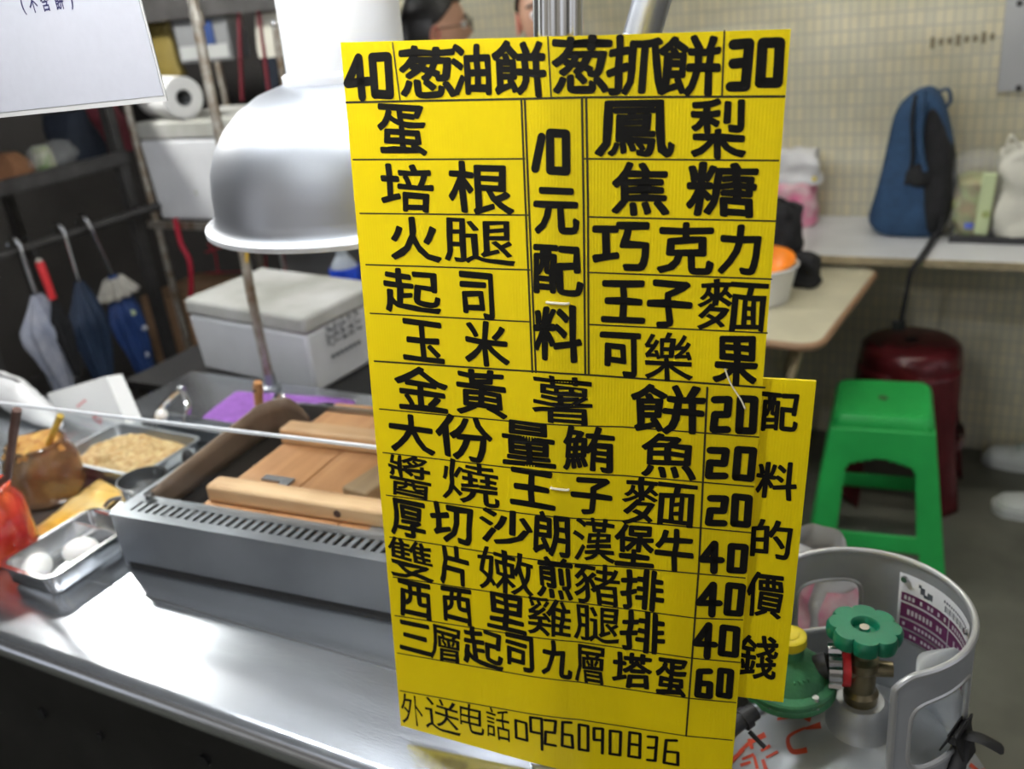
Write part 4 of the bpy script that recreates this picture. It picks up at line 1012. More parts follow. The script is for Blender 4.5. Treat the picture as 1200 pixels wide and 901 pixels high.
def on_side(name, label, cat, px0, px1, pyb, pyt, x, z0, material, lumpy=.02, depth=.14):
    a = at_x(px0, pyb, x); b = at_x(px1, pyb, x); y0, y1 = a.y, b.y; h_ = max(.03, at_x((px0 + px1) / 2, pyt, x).z - z0)
    mb = MB(); cy = (y0 + y1) / 2; w_ = abs(y1 - y0)
    def f(i, j):
        an = 2 * PI * i
        sx = math.copysign(abs(math.cos(an)) ** .6, math.cos(an)); sy = math.copysign(abs(math.sin(an)) ** .6, math.sin(an))
        k = 1 - .3 * j ** 3
        p = Vector((x + sx * depth / 2 * k, cy + sy * w_ / 2 * k, z0 + h_ * j))
        return p + Vector((.5, 1, 0)) * lumpy * noise.noise(p * 14)
    mb.grid(f, 28, 12, closeu=True)
    mb._face([mb.bm.verts.new(f(i / 28, 0)) for i in range(28)][::-1]); mb._face([mb.bm.verts.new(f(i / 28, 1)) for i in range(28)])
    bmesh.ops.remove_doubles(mb.bm, verts=mb.bm.verts, dist=.0003)
    return tag(mb.build(name, material, None, angle=50, origin=(x, cy, z0)), label, cat)
on_side('dark_bag', 'dark navy cloth bag standing on the side rack shelf under the notice', 'bag', 70, 116, 188, 128, -2.42, 1.144, M['navy_dark'])
on_side('small_carton', 'small green and white carton standing on the side rack shelf', 'carton', 44, 62, 195, 170, -2.40, 1.144, M['green_carton'], .0, .06)
on_side('brown_sack', 'brown sack at the left edge on the side rack shelf', 'sack', -4, 30, 215, 178, -2.42, 1.144, M['sack'])
on_side('red_bag', 'dull red bag on the side rack next to the first rack post', 'bag', 108, 142, 150, 124, -2.46, 1.144, mat('dull_red_cloth', (.20, .035, .05), .7, var=.3, vscale=20))
on_side('ochre_board', 'ochre wooden board leaning beside the rack post at the far left', 'board', 138, 150, 205, 130, -2.40, 1.144, M['yellow_board'], .0, .03)
pb_ = at_x(96, 243, -2.30)
tag(MB().ball((-2.36, 1.70, 1.184), (.045, .075, .04), 20, 12, lump=.35, lscale=25).build('clear_plastic_bag', M['clear_bag'], None, origin=(-2.36, 1.70, 1.145)), 'crumpled clear plastic bag on the edge of the side rack', 'bag')

def umbrella(label, xx, hook_px, tip_px, body, w, handle_mat, hook=True, frill=None, dots=False, top_px=None):
    x = xx
    hk = at_x(*hook_px, x); tip = at_x(*tip_px, x); tp_ = at_x(*top_px, x)
    t = thing('folded_umbrella', label, 'umbrella', (x, hk.y, tip.z), 'umbrellas hanging on the side rack')
    ax = (tp_ - tip)
    L = ax.length; a = ax.normalized()
    if hook:
        r = .022
        c = Vector((x - .020, hk.y, 1.016))
        pts = [c + Vector((-r * math.cos(k * PI / 8), 0, r * math.sin(k * PI / 8))) for k in range(0, 9)]
        pts += [Vector((x + .002, hk.y + (tp_.y - hk.y) * .15, 1.016 + (tp_.z - 1.016) * .15)), tp_]
        MB().tube(pts, .0055, 10).build('crook_handle', handle_mat, t)
    else:
        MB().tube([hk, hk + (tp_ - hk) * .05, tp_], [.009, .011, .010], 12).build('handle', handle_mat, t)
        MB().ball(hk, (.0095, .0095, .008), 12, 8).build('end_cap', M['cream_frill'], t)
        MB().tube(smooth_path([hk, hk + Vector((-.02, 0, .06)), Vector((-2.215, hk.y, 1.017)), Vector((-2.226, hk.y, 1.00))], 5), .002, 6).build('wrist_loop', M['black'], t)
    mb = MB(); ref = Vector((0, 1, 0)); u_ = (ref - a * ref.dot(a)).normalized(); w_ = a.cross(u_)
    def f(i, j):
        an = 2 * PI * i
        prof_ = (.22 + .78 * min(1, (1 - j) * 3.2)) * (.35 + .65 * min(1, j * 1.6))
        k = w * prof_ * (1 + .16 * math.sin(8 * an + 5 * j) + .10 * math.sin(3 * an + j * 9))
        return tip + ax * j + u_ * math.cos(an) * k + w_ * math.sin(an) * k * .7
    mb.grid(f, 40, 20, closeu=True); mb.build('canopy', body, t, angle=60)
    MB().cyl(tip - a * .03, tip + a * .02, .004, seg=8).build('tip', M['steel_plain'], t)
    if frill:
        fm = MB()
        def ff(i, j):
            an = 2 * PI * i; k = w * (.55 + .75 * (1 - j)) * (1 + .18 * math.sin(11 * an))
            return tip + ax * (.84 + .14 * j) + u_ * math.cos(an) * k + w_ * math.sin(an) * k * .7
        fm.grid(ff, 44, 5, closeu=True); fm.build('frill', M['cream_frill'], t, solid=.002)
    if dots:
        for j, an in ((.55, 5.2), (.34, 5.0), (.2, 5.4), (.7, 4.7)):
            p = Vector(f(an / (2 * PI), j)); q = p - (tip + ax * j); q.normalize()
            MB().ball(p, (.009, .009, .009), 10, 8).build('pale_dot', M['paper'] if j < .6 else M['pale_green'], t)
    return t
umbrella('folded grey floral umbrella with a silver crook at the far left of the rail', -2.195, (14, 262), (78, 462), M['floral'], .058, M['steel_plain'], True, None, False, (42, 345))
umbrella('folded dark umbrella with a short straight red handle beside the floral one', -2.15, (46, 306), (92, 440), M['black_fabric'], .025, M['red_plastic'], False, None, False, (62, 350))
umbrella('long folded navy umbrella hanging in the middle of the rail', -2.195, (72, 265), (128, 468), M['umb_navy'], .050, M['steel_plain'], True, None, False, (92, 330))
umbrella('folded blue dotted umbrella with a cream frill nearest the rack post', -2.195, (101, 255), (180, 462), M['umb_dots'], .045, M['steel_plain'], True, True, True, (131, 322))

# ================================================================== the gas bottle
GC = Vector((-.1045, .835, 0))
gb = thing('gas_bottle', 'grey gas bottle with red brush writing and a high collar beside the cart', 'gas bottle', tuple(GC))
BR, BZ0, BH = .160, .585, .150          # body radius, shoulder height, dome height
prof = [(0, .02), (.10, .02), (.125, .03), (.150, .06), (BR, .10), (BR, BZ0)]
for k in range(1, 17):
    a = PI / 2 * k / 16
    prof.append((BR * math.cos(a), BZ0 + BH * math.sin(a)))
MB().lathe(prof, GC, 72).build('tank', M['silver_grey'], gb, angle=50)
MB().lathe([(.125, 0), (.125, .05), (.122, .05), (.122, 0), (.125, 0)], GC, 48).build('foot_ring', M['silver_grey'], gb)
CR, CZ0, CZ1 = .104, .675, .880
HOLES = [(-56, -8, .762, .846), (98, 140, .772, .842)]
def in_hole(a, z):
    for a0, a1, z0, z1 in HOLES:
        am, ah = (a0 + a1) / 2, (a1 - a0) / 2; zm, zh = (z0 + z1) / 2, (z1 - z0) / 2
        if (abs(a - am) / ah) ** 5 + (abs(z - zm) / zh) ** 5 < 1: return True
    return False
A0C, A1C = -65.0, 178.0
def cpt(a, z, r=CR):
    return GC + Vector((r * math.cos(math.radians(a)), r * math.sin(math.radians(a)), z))
# the collar sheet with two hand holes, its open end cut with a rounded top corner
mb = MB(); NA, NZ = 242, 60
vv = {}
def ctop(a):
    d = min(a - A0C, A1C - a)
    return CZ1 - (0.014 * (1 - min(1, d / 12.0)) ** 2)
def gv(i, j):
    if (i, j) not in vv:
        a = A0C + (A1C - A0C) * i / NA; z = CZ0 + (ctop(a) - CZ0) * j / NZ
        vv[(i, j)] = mb.bm.verts.new(cpt(a, z))
    return vv[(i, j)]
for i in range(NA):
    for j in range(NZ):
        a = A0C + (A1C - A0C) * (i + .5) / NA; z = CZ0 + (ctop(a) - CZ0) * (j + .5) / NZ
        if in_hole(a, z): continue
        mb._face((gv(i, j), gv(i + 1, j), gv(i + 1, j + 1), gv(i, j + 1)))
collar = mb.build('collar', M['collar_in'], gb, solid=.0032, soff=0, angle=50)
rim = [cpt(A0C, .70), cpt(A0C, .78), cpt(A0C, ctop(A0C) - .01)] + [cpt(A0C + (A1C - A0C) * k / 120, ctop(A0C + (A1C - A0C) * k / 120)) for k in range(121)]
MB().tube(rim, .0036, 10).build('collar_rim', M['rim_pale'], gb)
for (a0, a1, z0, z1) in HOLES:
    am, ah = (a0 + a1) / 2, (a1 - a0) / 2; zm, zh = (z0 + z1) / 2, (z1 - z0) / 2
    pts = []
    for k in range(64):
        t = 2 * PI * k / 64; c, s_ = math.cos(t), math.sin(t)
        rr = (abs(c) ** 5 + abs(s_) ** 5) ** (-1 / 5)
        pts.append(cpt(am + ah * c * rr, zm + zh * s_ * rr))
    MB().tube(pts, .0030, 8, closed=True).build('hand_hole_edge', M['rim_pale'], gb)
# rolled grip lip inside the right hand hole
MB().grid(lambda i, j: cpt(-48 + 42 * i, .850 + .012 * math.sin(j * PI / 2) , CR - .004 - .034 * j * math.sin(PI * (.12 + .76 * i))), 24, 5).build('grip_lip', M['collar_in'], gb, solid=.002)
# sticker on the inside of the collar
RL = CR - .0022
def lab(u, v, d=0.0): return cpt(76 - 62 * u, .776 + .088 * v, RL - d)
lb = MB().grid(lambda i, j: lab(i, j), 24, 2).build('label_sticker', M['label_white'], gb, solid=.0003)
def patch(mb, u0, u1, v0, v1, d, n=10):
    mb.grid(lambda i, j: lab(u0 + (u1 - u0) * i, v0 + (v1 - v0) * j, d), n, 1)
pm = MB()
for v0, v1 in ((.60, .73), (.36, .57), (.20, .33), (.04, .17)):
    patch(pm, .03, .585, v0, v1, .0005); patch(pm, .60, .97, v0, v1, .0005)
pm.build('purple_print', M['label_purple'], lb, smooth=False)
wm = MB(); random.seed(5)
for v0, h in ((.635, .06), (.42, .08), (.24, .05), (.08, .05)):
    u = .06
    while u < .93:
        if not (.55 < u < .63) and random.random() < .8: patch(wm, u, u + .026, v0, v0 + h, .0008, 1)
        u += .042
wm.build('white_characters', M['label_white'], lb, smooth=False)
km = MB()
for k in range(16):
    patch(km, .52 + .0205 * k, .52 + .0205 * k + (.006 if k % 3 else .012), .77, .86, .0005, 1)
for k in range(12): patch(km, .50 + .034 * k, .52 + .034 * k, .89, .925, .0005, 1)
for k, (u, v, w, h) in enumerate(((.22, .80, .05, .10), (.26, .77, .06, .05), (.30, .78, .06, .09), (.20, .88, .03, .05))): patch(km, u, u + w, v, v + h, .0005, 2)
km.build('barcode_print', M['print_grey'], lb, smooth=False)
for u, v in ((.055, .93), (.955, .90)):
    p = lab(u, v, .0015); d_ = (Vector((GC.x, GC.y, p.z)) - p).normalized()
    MB().cyl(p, p + d_ * .0025, .0042, .0034, 14).build('rivet', M['chrome'], gb)
p = cpt(-4, .775, CR + .001)
MB().cyl(p, cpt(-4, .775, CR + .004), .0035, seg=12).build('rivet', M['chrome'], gb)
# neck and valve
VC = GC + Vector((.0035, -.002, 0))
MB().lathe([(.042, .722), (.034, .733), (.029, .746), (.028, .759), (.024, .764), (0, .764)], VC, 40).build('valve_boss', M['silver_grey'], gb)
vb = MB()
vb.lathe([(.017, .762), (.018, .775), (.0145, .780), (.0145, .805), (.0165, .808), (.0165, .818), (.010, .822), (.007, .850), (0, .850)], VC, 24)
vb.build('valve_body', M['brass'], gb, angle=30)
OUT = Vector((-.965, -.26, 0)).normalized()
ov = VC + Vector((0, 0, .806))
MB().cyl(ov, ov + OUT * .026, .0125, seg=20).build('valve_outlet', M['brass'], gb)
MB().tube([ov - OUT * .008, ov - OUT * .03], [.009, .008], 16).build('relief_plug', M['brass'], gb)
# hand wheel
WZ = .851
tiltm = Euler((math.radians(-3), math.radians(3), .2)).to_matrix()
mb = MB(); NW = 96
def wr(t): return .0318 + .0058 * abs(math.cos(4 * t)) ** .55
rows = [(.30, -.004), (.97, -.006), (1.0, -.002), (1.0, .006), (.94, .0098), (.42, .0105), (.36, .008), (.34, .002), (.0, .002)]
R_ = []
for s_, z in rows:
    ring = []
    for k in range(NW):
        t = 2 * PI * k / NW; r = wr(t) * s_ if s_ > .5 else .034 * s_
        ring.append(mb.bm.verts.new(VC + Vector((0, 0, WZ)) + tiltm @ Vector((r * math.cos(t), r * math.sin(t), z))))
    R_.append(ring)
for A_, B_ in zip(R_, R_[1:]):
    for k in range(NW): mb._face((A_[k], A_[(k + 1) % NW], B_[(k + 1) % NW], B_[k]))
bmesh.ops.remove_doubles(mb.bm, verts=mb.bm.verts, dist=1e-5)
mb.build('hand_wheel', M['wheel_green'], gb, angle=45)
MB().cyl(VC + Vector((0, 0, WZ + .002)), VC + Vector((0, 0, WZ + .0075)), .0062, .005, 14).build('wheel_screw', M['chrome'], gb)

# red brush writing on the shoulder of the bottle
def on_tank(px, py, lift=.0006):
    r = ray(px, py); E = Vector((1 / BR, 1 / BR, 1 / BH)); o = CAMP - (GC + Vector((0, 0, BZ0)))
    o2 = Vector((o.x * E.x, o.y * E.y, o.z * E.z)); d2 = Vector((r.x * E.x, r.y * E.y, r.z * E.z))
    a = d2.dot(d2); b = 2 * o2.dot(d2); c = o2.dot(o2) - 1; disc = b * b - 4 * a * c
    if disc < 0: return None
    p = CAMP + r * ((-b - math.sqrt(disc)) / (2 * a)); q = p - (GC + Vector((0, 0, BZ0)))
    n_ = Vector((q.x * E.x ** 2, q.y * E.y ** 2, q.z * E.z ** 2)).normalized()
    return p + n_ * lift
def brush(mb, pts, w):
    P2 = [Vector((a, b, 0)) for a, b in pts]; P2 = smooth_path(P2, 5) if len(P2) > 2 else [P2[0].lerp(P2[1], k / 6) for k in range(7)]
    n = len(P2); L, Rr = [], []
    for i, p in enumerate(P2):
        t = (P2[min(i + 1, n - 1)] - P2[max(i - 1, 0)]).normalized(); nn_ = Vector((-t.y, t.x, 0)); f = i / (n - 1)
        ww = (w[0] + (w[1] - w[0]) * f) * .5
        L.append(on_tank(p.x + nn_.x * ww, p.y + nn_.y * ww)); Rr.append(on_tank(p.x - nn_.x * ww, p.y - nn_.y * ww))
    for i in range(n - 1):
        q = (L[i], L[i + 1], Rr[i + 1], Rr[i])
        if all(v is not None for v in q): mb._face([mb.bm.verts.new(v) for v in q])
wr_ = MB()
for pts, w in (([(911, 843), (934, 839), (951, 841)], (3, 7)), ([(936, 837), (944, 842), (950, 845)], (3, 4)), ([(944, 854), (962, 850)], (3, 8)),
               ([(944, 853), (926, 862), (924, 872), (930, 881), (946, 879)], (3, 7)),
               ([(897, 861), (880, 870), (866, 882)], (7, 3)), ([(878, 866), (882, 878)], (4, 4)), ([(872, 878), (857, 893)], (4, 6)),
               ([(903, 874), (892, 880)], (4, 3)), ([(912, 881), (898, 888)], (4, 3)), ([(868, 897), (880, 893)], (4, 3)), ([(884, 886), (888, 901)], (3, 4)), ([(894, 890), (899, 905)], (4, 5)),
               ([(870, 890), (884, 884)], (3, 4)),
               ([(1146, 862), (1160, 872), (1170, 880)], (4, 6)), ([(1142, 872), (1156, 884), (1161, 900)], (6, 4)), ([(1138, 880), (1150, 892), (1152, 905)], (5, 4)), ([(1136, 896), (1146, 903)], (5, 3))):
    brush(wr_, pts, w)
wr_.build('red_brush_writing', M['brush_red'], gb, smooth=False)

# regulator screwed to the valve
rg = thing('gas_regulator', 'green cast gas regulator with a yellow cap screwed onto the gas bottle valve', 'gas regulator', tuple(ov + OUT * .03))
RC = ov + OUT * .074 + Vector((0, 0, -.022))
MB().tube([ov + OUT * .0125, ov + OUT * .0205], [.0205, .0205], 24).build('red_washer', M['red_plastic'], rg)
nut = MB(); az = OUT.to_track_quat('Z', 'Y').to_matrix()
NN = 48
def nr(t): return .0228 + .0015 * (1 if math.cos(12 * t) > 0 else -1)
for z0, z1 in ((.0, .013),):
    a_ = [nut.bm.verts.new(ov + OUT * .0215 + az @ Vector((nr(2 * PI * (k + .5) / NN) * math.cos(2 * PI * k / NN), nr(2 * PI * (k + .5) / NN) * math.sin(2 * PI * k / NN), z0))) for k in range(NN)]
    b_ = [nut.bm.verts.new(ov + OUT * .0215 + az @ Vector((nr(2 * PI * (k + .5) / NN) * math.cos(2 * PI * k / NN), nr(2 * PI * (k + .5) / NN) * math.sin(2 * PI * k / NN), z1))) for k in range(NN)]
    for k in range(NN): nut._face((a_[k], a_[(k + 1) % NN], b_[(k + 1) % NN], b_[k]))
    nut._face(a_[::-1]); nut._face(b_)
nut.build('coupling_nut', M['chrome'], rg, smooth=False)
MB().tube([ov + OUT * .034, ov + OUT * .052 + Vector((0, 0, -.006))], [.014, .012], 20).build('inlet_stem', M['rubber'], rg)
MB().lathe([(0, -.020), (.026, -.019), (.036, -.013), (.0485, -.010), (.050, -.008), (.050, -.004), (.049, -.002), (.050, 0), (.050, .004), (.0485, .006), (.040, .008), (.036, .018), (.027, .028), (.018, .032), (.0155, .034), (.0155, .046), (0, .046)], RC, 56).build('casting', M['reg_green'], rg, angle=35)
MB().lathe([(0, .060), (.010, .0605), (.0105, .0595), (.0155, .0595), (.0180, .058), (.0185, .049), (.016, .046), (0, .046)], RC, 36).build('yellow_cap', M['cap_yellow'], rg, angle=40)
for k in range(6):
    a = 2 * PI * k / 6 + .35
    p = RC + Vector((.0443 * math.cos(a), .0443 * math.sin(a), .004))
    MB().lathe([(0, .006), (.0035, .006), (.004, .003), (.004, 0), (.0052, -.001), (.0052, -.012)], p, 12).build('screw', M['chrome'], rg, angle=30)
rl_ = MB()
for k in range(9):
    if k == 4: continue
    a = math.radians(-112 + 9 * k)
    p = RC + Vector((.0325 * math.cos(a), .0325 * math.sin(a), .0225))
    rl_.box(p, (.0030, .0012, .0042), Euler((0, 0, a)))
rl_.build('raised_lettering', M['reg_green'], rg, smooth=False)
h0 = RC + Vector((-.018, -.036, -.010)); HD = Vector((-.52, -.80, -.22)).normalized()
MB().tube([h0, h0 + HD * .03], [.0075, .007], 14).build('hose_barb', M['steel_dull'], rg)
MB().tube(smooth_path([h0 + HD * .012, h0 + HD * .05, h0 + HD * .10 + Vector((0, 0, -.02)), h0 + HD * .12 + Vector((-.02, 0, -.12)), Vector((-.262, .62, .35)), Vector((-.262, .66, .03))], 8), .0092, 14).build('hose', M['rubber'], rg)
MB().tube([h0 + HD * .022, h0 + HD * .030], [.0118, .0118], 20).build('hose_clamp', M['rubber'], rg)
cs = h0 + HD * .026 + Vector((.006, -.004, -.012))
MB().cyl(cs, cs + Vector((.018, -.006, -.010)), .0025, seg=8).build('clamp_screw', M['rubber'], rg)

# black spring clip on the lower edge of the right hand hole
kl = thing('black_clip', 'small black metal clip gripping the collar of the gas bottle', 'clip', tuple(cpt(-12, .765, CR)))
def clip_plate(sign):
    pts_o = []
    def f(i, j):
        p = cpt(-30 + 26 * i, .756, CR)
        rad = Vector((math.cos(math.radians(-17)), math.sin(math.radians(-17)), 0)); tan_ = Vector((-rad.y, rad.x, 0))
        c = cpt(-17, .776, CR)
        return c + tan_ * (i - .5) * .040 * (1 - .35 * j) + rad * sign * (.0035 + .012 * max(0, j - .25)) + Vector((0, 0, -.038 * (j - .35) if sign > 0 else -.030 * (j - .35)))
    return MB().grid(f, 8, 8)
clip_plate(1).build('outer_jaw', M['black'], kl, solid=.0018); clip_plate(-1).build('inner_jaw', M['black'], kl, solid=.0018)
cc = cpt(-17, .778, CR); rad = Vector((math.cos(math.radians(-17)), math.sin(math.radians(-17)), 0)); tan_ = Vector((-rad.y, rad.x, 0))
MB().cyl(cc - tan_ * .016, cc + tan_ * .016, .0052, seg=12).build('spring_barrel', M['rubber'], kl)
MB().tube(smooth_path([cc + rad * .004, cc + rad * .022 + Vector((0, 0, .004)), cc + rad * .040 + tan_ * .006 + Vector((0, 0, -.004))], 5), [.008] * 10 + [.005], 8, flat=.35).build('thumb_lever', M['black'], kl)
MB().tube(smooth_path([cc + Vector((0, 0, -.006)) + rad * .004, cc - tan_ * .02 + rad * .008 + Vector((0, 0, -.030)), cc - tan_ * .032 + rad * .006 + Vector((0, 0, -.044))], 5), [.008] * 10 + [.004], 8, flat=.35).build('lower_lever', M['black'], kl)

# pink printed plastic bag hanging on the end of the cart behind the gas bottle
kx = [at_y(905, 606, 1.09), at_y(1032, 655, 1.09)]
pkb = thing('plastic_bag', 'white plastic bag with pink print hanging behind the gas bottle', 'bag', (-.205, 1.09, .50))
def bagf(i, j):
    an = 2 * PI * i; zt = .50 + .285 * j
    w = .075 * (.75 + .45 * math.sin(PI * min(1, j * 1.15 + .05)) ** .8) * (1 - .35 * max(0, j - .7) / .3)
    p = Vector((-.215 + w * math.cos(an) + .02 * j, 1.09 + .06 * math.sin(an) * (1 - .4 * j), zt))
    return p + Vector((1, 1, .3)) * .012 * noise.noise(p * 26)
mb = MB(); mb.grid(bagf, 40, 24, closeu=True); mb._face([mb.bm.verts.new(bagf(i / 40, 0)) for i in range(40)][::-1])
bmesh.ops.remove_doubles(mb.bm, verts=mb.bm.verts, dist=.0003)
mb.build('bag_body', M['white_bag'], pkb, angle=70)
for a0, a1, z0, z1 in ((.80, .97, .55, .80), (.68, .76, .30, .9), (.58, .64, .5, .95), (.985, 1.02, .3, .75)):
    MB().grid(lambda i, j: Vector(bagf(a0 + (a1 - a0) * i, z0 + (z1 - z0) * j)) + Vector((math.cos(2 * PI * (a0 + (a1 - a0) * i)) * .004, math.sin(2 * PI * (a0 + (a1 - a0) * i)) * .004, .001)), 10, 16).build('pink_print', M['pink_bag'], pkb, angle=70)
MB().tube(smooth_path([(-.225, 1.09, .775), (-.25, 1.09, .80), (-.298, 1.09, .76), (-.3145, 1.09, .745)], 6), .006, 8, flat=.5).build('bag_handle', M['white_bag'], pkb)

# ================================================================== the seating side
# ledge along the wall
lg = thing('wall_ledge', 'long white laminate ledge fixed along the tiled wall', 'ledge', (.6, 2.76, .74))
LY = (at_z(1000, 298, .74).y + at_z(1180, 310, .74).y) / 2
lx0 = -.95
MB().box(((lx0 + 2.2) / 2, (LY + WALL_Y) / 2, .7305), (2.2 - lx0, WALL_Y - LY - .001, .017)).build('ledge_top', M['ledge'], lg, bevel=.003)
MB().box(((lx0 + 2.2) / 2, LY - .0015, .7295), (2.2 - lx0, .004, .021)).build('front_edge', M['ledge_edge'], lg, bevel=.001)
for x in (.55, 1.6):
    MB().prism([(WALL_Y - .001, .722), (LY + .08, .722), (LY + .08, .70), (WALL_Y - .001, .52)], lambda a, b: (x - .012, a, b), lambda a, b: (x + .012, a, b)).build('bracket', M['dark_iron'], lg, smooth=False)
# grey panel on the wall
wp = thing('wall_panel', 'grey metal panel screwed to the tiled wall in the top right corner', 'panel', tuple(at_y(1166, 108, WALL_Y)))
a = at_y(1168, 108, WALL_Y - .012); b = at_y(1172, 0, WALL_Y - .012)
MB().box((a.x + .30, WALL_Y - .006, a.z + .30), (.60, .012, .60)).build('panel_sheet', M['grey_panel'], wp, bevel=.002)
for px_, py_ in ((1194, 103), (1195, 4)):
    p = at_y(px_, py_, WALL_Y - .0125); MB().lathe([(0, .003), (.006, .002), (.008, 0)], p, 14, Euler((PI / 2, 0, 0)).to_matrix()).build('screw', M['screw'], wp)
# row of darkened tiles and a hook hole
dm = MB()
for k in range(8):
    p = at_y(1093 + 10 * k, 50 - 1.0 * k, WALL_Y)
    dm.box((p.x, WALL_Y - .001, p.z), (.012, .002, .018 + .012 * ((k * 7) % 3 == 0)))
tag(dm.build('tile_grime', mat('brown_grime', (.20, .17, .11), .6), None, smooth=False, origin=tuple(at_y(1128, 46, WALL_Y))), 'row of small dark grimy gaps in the tiles left of the grey panel', 'grime')

# folding table
TZ = .705
tb = thing('folding_table', 'cream folding table with a rounded brown edge by the tiled wall', 'table', (-.75, 2.25, 0))
tr_ = at_z(953, 401, TZ); tb_ = at_z(1027, 309, TZ)
X1 = tr_.x + .012; Y0 = tr_.y - .012; X0 = X1 - .62; Y1 = Y0 + .58
def rrect(x0, x1, y0, y1, r, n=8):
    out = []
    for cx_, cy_, a in ((x1 - r, y1 - r, 0), (x0 + r, y1 - r, PI / 2), (x0 + r, y0 + r, PI), (x1 - r, y0 + r, 1.5 * PI)):
        for k in range(n + 1): out.append((cx_ + r * math.cos(a + PI / 2 * k / n), cy_ + r * math.sin(a + PI / 2 * k / n)))
    return out
MB().prism(rrect(X0 + .003, X1 - .003, Y0 + .003, Y1 - .003, .045), lambda a, b: (a, b, TZ - .02), lambda a, b: (a, b, TZ)).build('table_top', M['cream'], tb, angle=50)
MB().tube([(a, b, TZ - .0095) for a, b in rrect(X0 + .002, X1 - .002, Y0 + .002, Y1 - .002, .045)], .0098, 10, closed=True).build('table_edge', M['brown_edge'], tb)
for sx in (0, 1):
    xx = X1 - .06 if sx else X0 + .06
    for yy, dy in ((Y0 + .07, -.02), (Y1 - .07, .02)):
        sg = -1 if sx else 1
        pts = smooth_path([(xx - sg * .0, yy, TZ - .022), (xx + sg * .005, yy, TZ - .07), (xx + sg * .03, yy + dy, TZ - .14), (xx + sg * .10, yy + dy, TZ - .19), (xx + sg * .16, yy + dy, TZ - .30), (xx + sg * .16, yy + dy, .02)], 6)
        MB().tube(pts, .0105, 12).build('leg', M['tan_tube'], tb)
        MB().cyl((xx + sg * .16, yy + dy, 0), (xx + sg * .16, yy + dy, .03), .014, seg=12).build('foot_cap', M['black'], tb)
# the table stands a little askew
far = at_z(1027, 309, TZ); near = at_z(953, 402, TZ)
TA = -math.atan2(far.x - near.x, far.y - near.y)
tb.location = (X1, Y0, 0)
for c in tb.children:
    c.data.transform(Matrix.Translation(Vector((-.75, 2.25, 0)) - Vector((X1, Y0, 0))))
tb.rotation_euler = (0, 0, TA); tb.location = (near.x + .012, near.y - .012, 0)
# bowl
bp = at_z(893, 352, TZ); bw = thing('noodle_bowl', 'white bowl with a bright orange inside on the cream folding table', 'bowl', (bp.x, bp.y, TZ))
MB().lathe([(0, .001), (.060, 0), (.064, .004), (.083, .088), (.088, .092), (.088, .096), (.0815, .096), (.0805, .090)], bp, 48).build('outer_bowl', M['bowl_white'], bw, angle=50)
tl = Euler((math.radians(10), 0, 0)).to_matrix()
MB().lathe([(.0, -.052), (.040, -.048), (.064, -.020), (.0775, .006), (.0795, .012), (.0775, .013)], bp + Vector((0, 0, .095)), 48, tl).build('orange_lining', M['orange'], bw, angle=60, solid=.001)
MB().ball(bp + Vector((.02, -.03, .058)), (.02, .012, .008), 12, 8, lump=.5, lscale=60).build('green_leaf', M['pale_green'], bw)
# camera bag on the table
cbp = at_z(922, 318, TZ)
def soft(name, label, cat, base, w, d, h, material, top=.7, lump=.01, seed=0, yaw=0.0, parent=None, build=True):
    mb = MB(); b_ = Vector(base); R3 = Euler((0, 0, yaw)).to_matrix()
    def f(i, j):
        an = 2 * PI * i
        sx = math.copysign(abs(math.cos(an)) ** .55, math.cos(an)); sy = math.copysign(abs(math.sin(an)) ** .55, math.sin(an))
        k = 1 - (1 - top) * j ** 2
        if j > .9: k *= 1 - .6 * ((j - .9) / .1) ** 2
        if j < .06: k *= .92 + .08 * j / .06
        p = R3 @ Vector((sx * w / 2 * k, sy * d / 2 * k, h * j))
        nz = noise.noise((p + Vector((seed, seed, 0))) * (9 / max(w, .05)) * .35)
        return b_ + p + Vector((p.x, p.y, 0)) * lump * 20 * nz + Vector((0, 0, lump * .5 * noise.noise(p * 30))) * min(1, j * 8)
    mb.grid(f, 40, 20, closeu=True)
    mb._face([mb.bm.verts.new(f(i / 40, 0)) for i in range(40)][::-1]); mb._face([mb.bm.verts.new(f(i / 40, 1)) for i in range(40)])
    bmesh.ops.remove_doubles(mb.bm, verts=mb.bm.verts, dist=.0003)
    if parent is not None: return mb.build(name, material, parent, angle=70)
    return tag(mb.build(name, material, None, angle=70, origin=tuple(b_)), label, cat)
BY = Y0 + .45
bx = at_y(926, 300, BY)
cbag = thing('black_bag', 'black zipped bag on the cream table behind the orange bowl', 'bag', (bx.x - .03, BY, TZ))
soft('bag_body', '', '', (bx.x - .035, BY, TZ), .13, .14, at_y(930, 236, BY).z - TZ, M['black_fabric'], .8, .012, 2, parent=cbag)
soft('side_pouch', '', '', (bx.x + .05, BY - .045, TZ), .075, .07, .085, M['black_fabric'], .75, .012, 5, parent=cbag)
MB().tube(smooth_path([(bx.x - .07, BY, at_y(930, 236, BY).z - .01), (bx.x - .03, BY - .02, at_y(930, 236, BY).z + .012), (bx.x + .01, BY, at_y(930, 236, BY).z - .015)], 6), .005, 8).build('carry_strap', M['black_fabric'], cbag)
# pink and white bag on the ledge
LZ = .739
pbp = at_z(930, 276, LZ)
pw = thing('plastic_bag', 'white and pink plastic bag on the ledge behind the black zipped bag', 'bag', (pbp.x, 2.84, LZ))
bxp = at_y(928, 262, 2.84)
soft('bag_top', '', '', (bxp.x + .005, 2.84, LZ + .125), .14, .09, .10, M['white_bag'], .95, .02, 4, parent=pw)
soft('bag_body', '', '', (bxp.x, 2.84, LZ), .14, .12, .14, M['pink_bag'], .92, .02, 7, parent=pw)
MB().ball((bxp.x + .07, 2.80, LZ + .145), (.007, .005, .007), 10, 8).build('yellow_tag', M['cap_yellow'], pw)

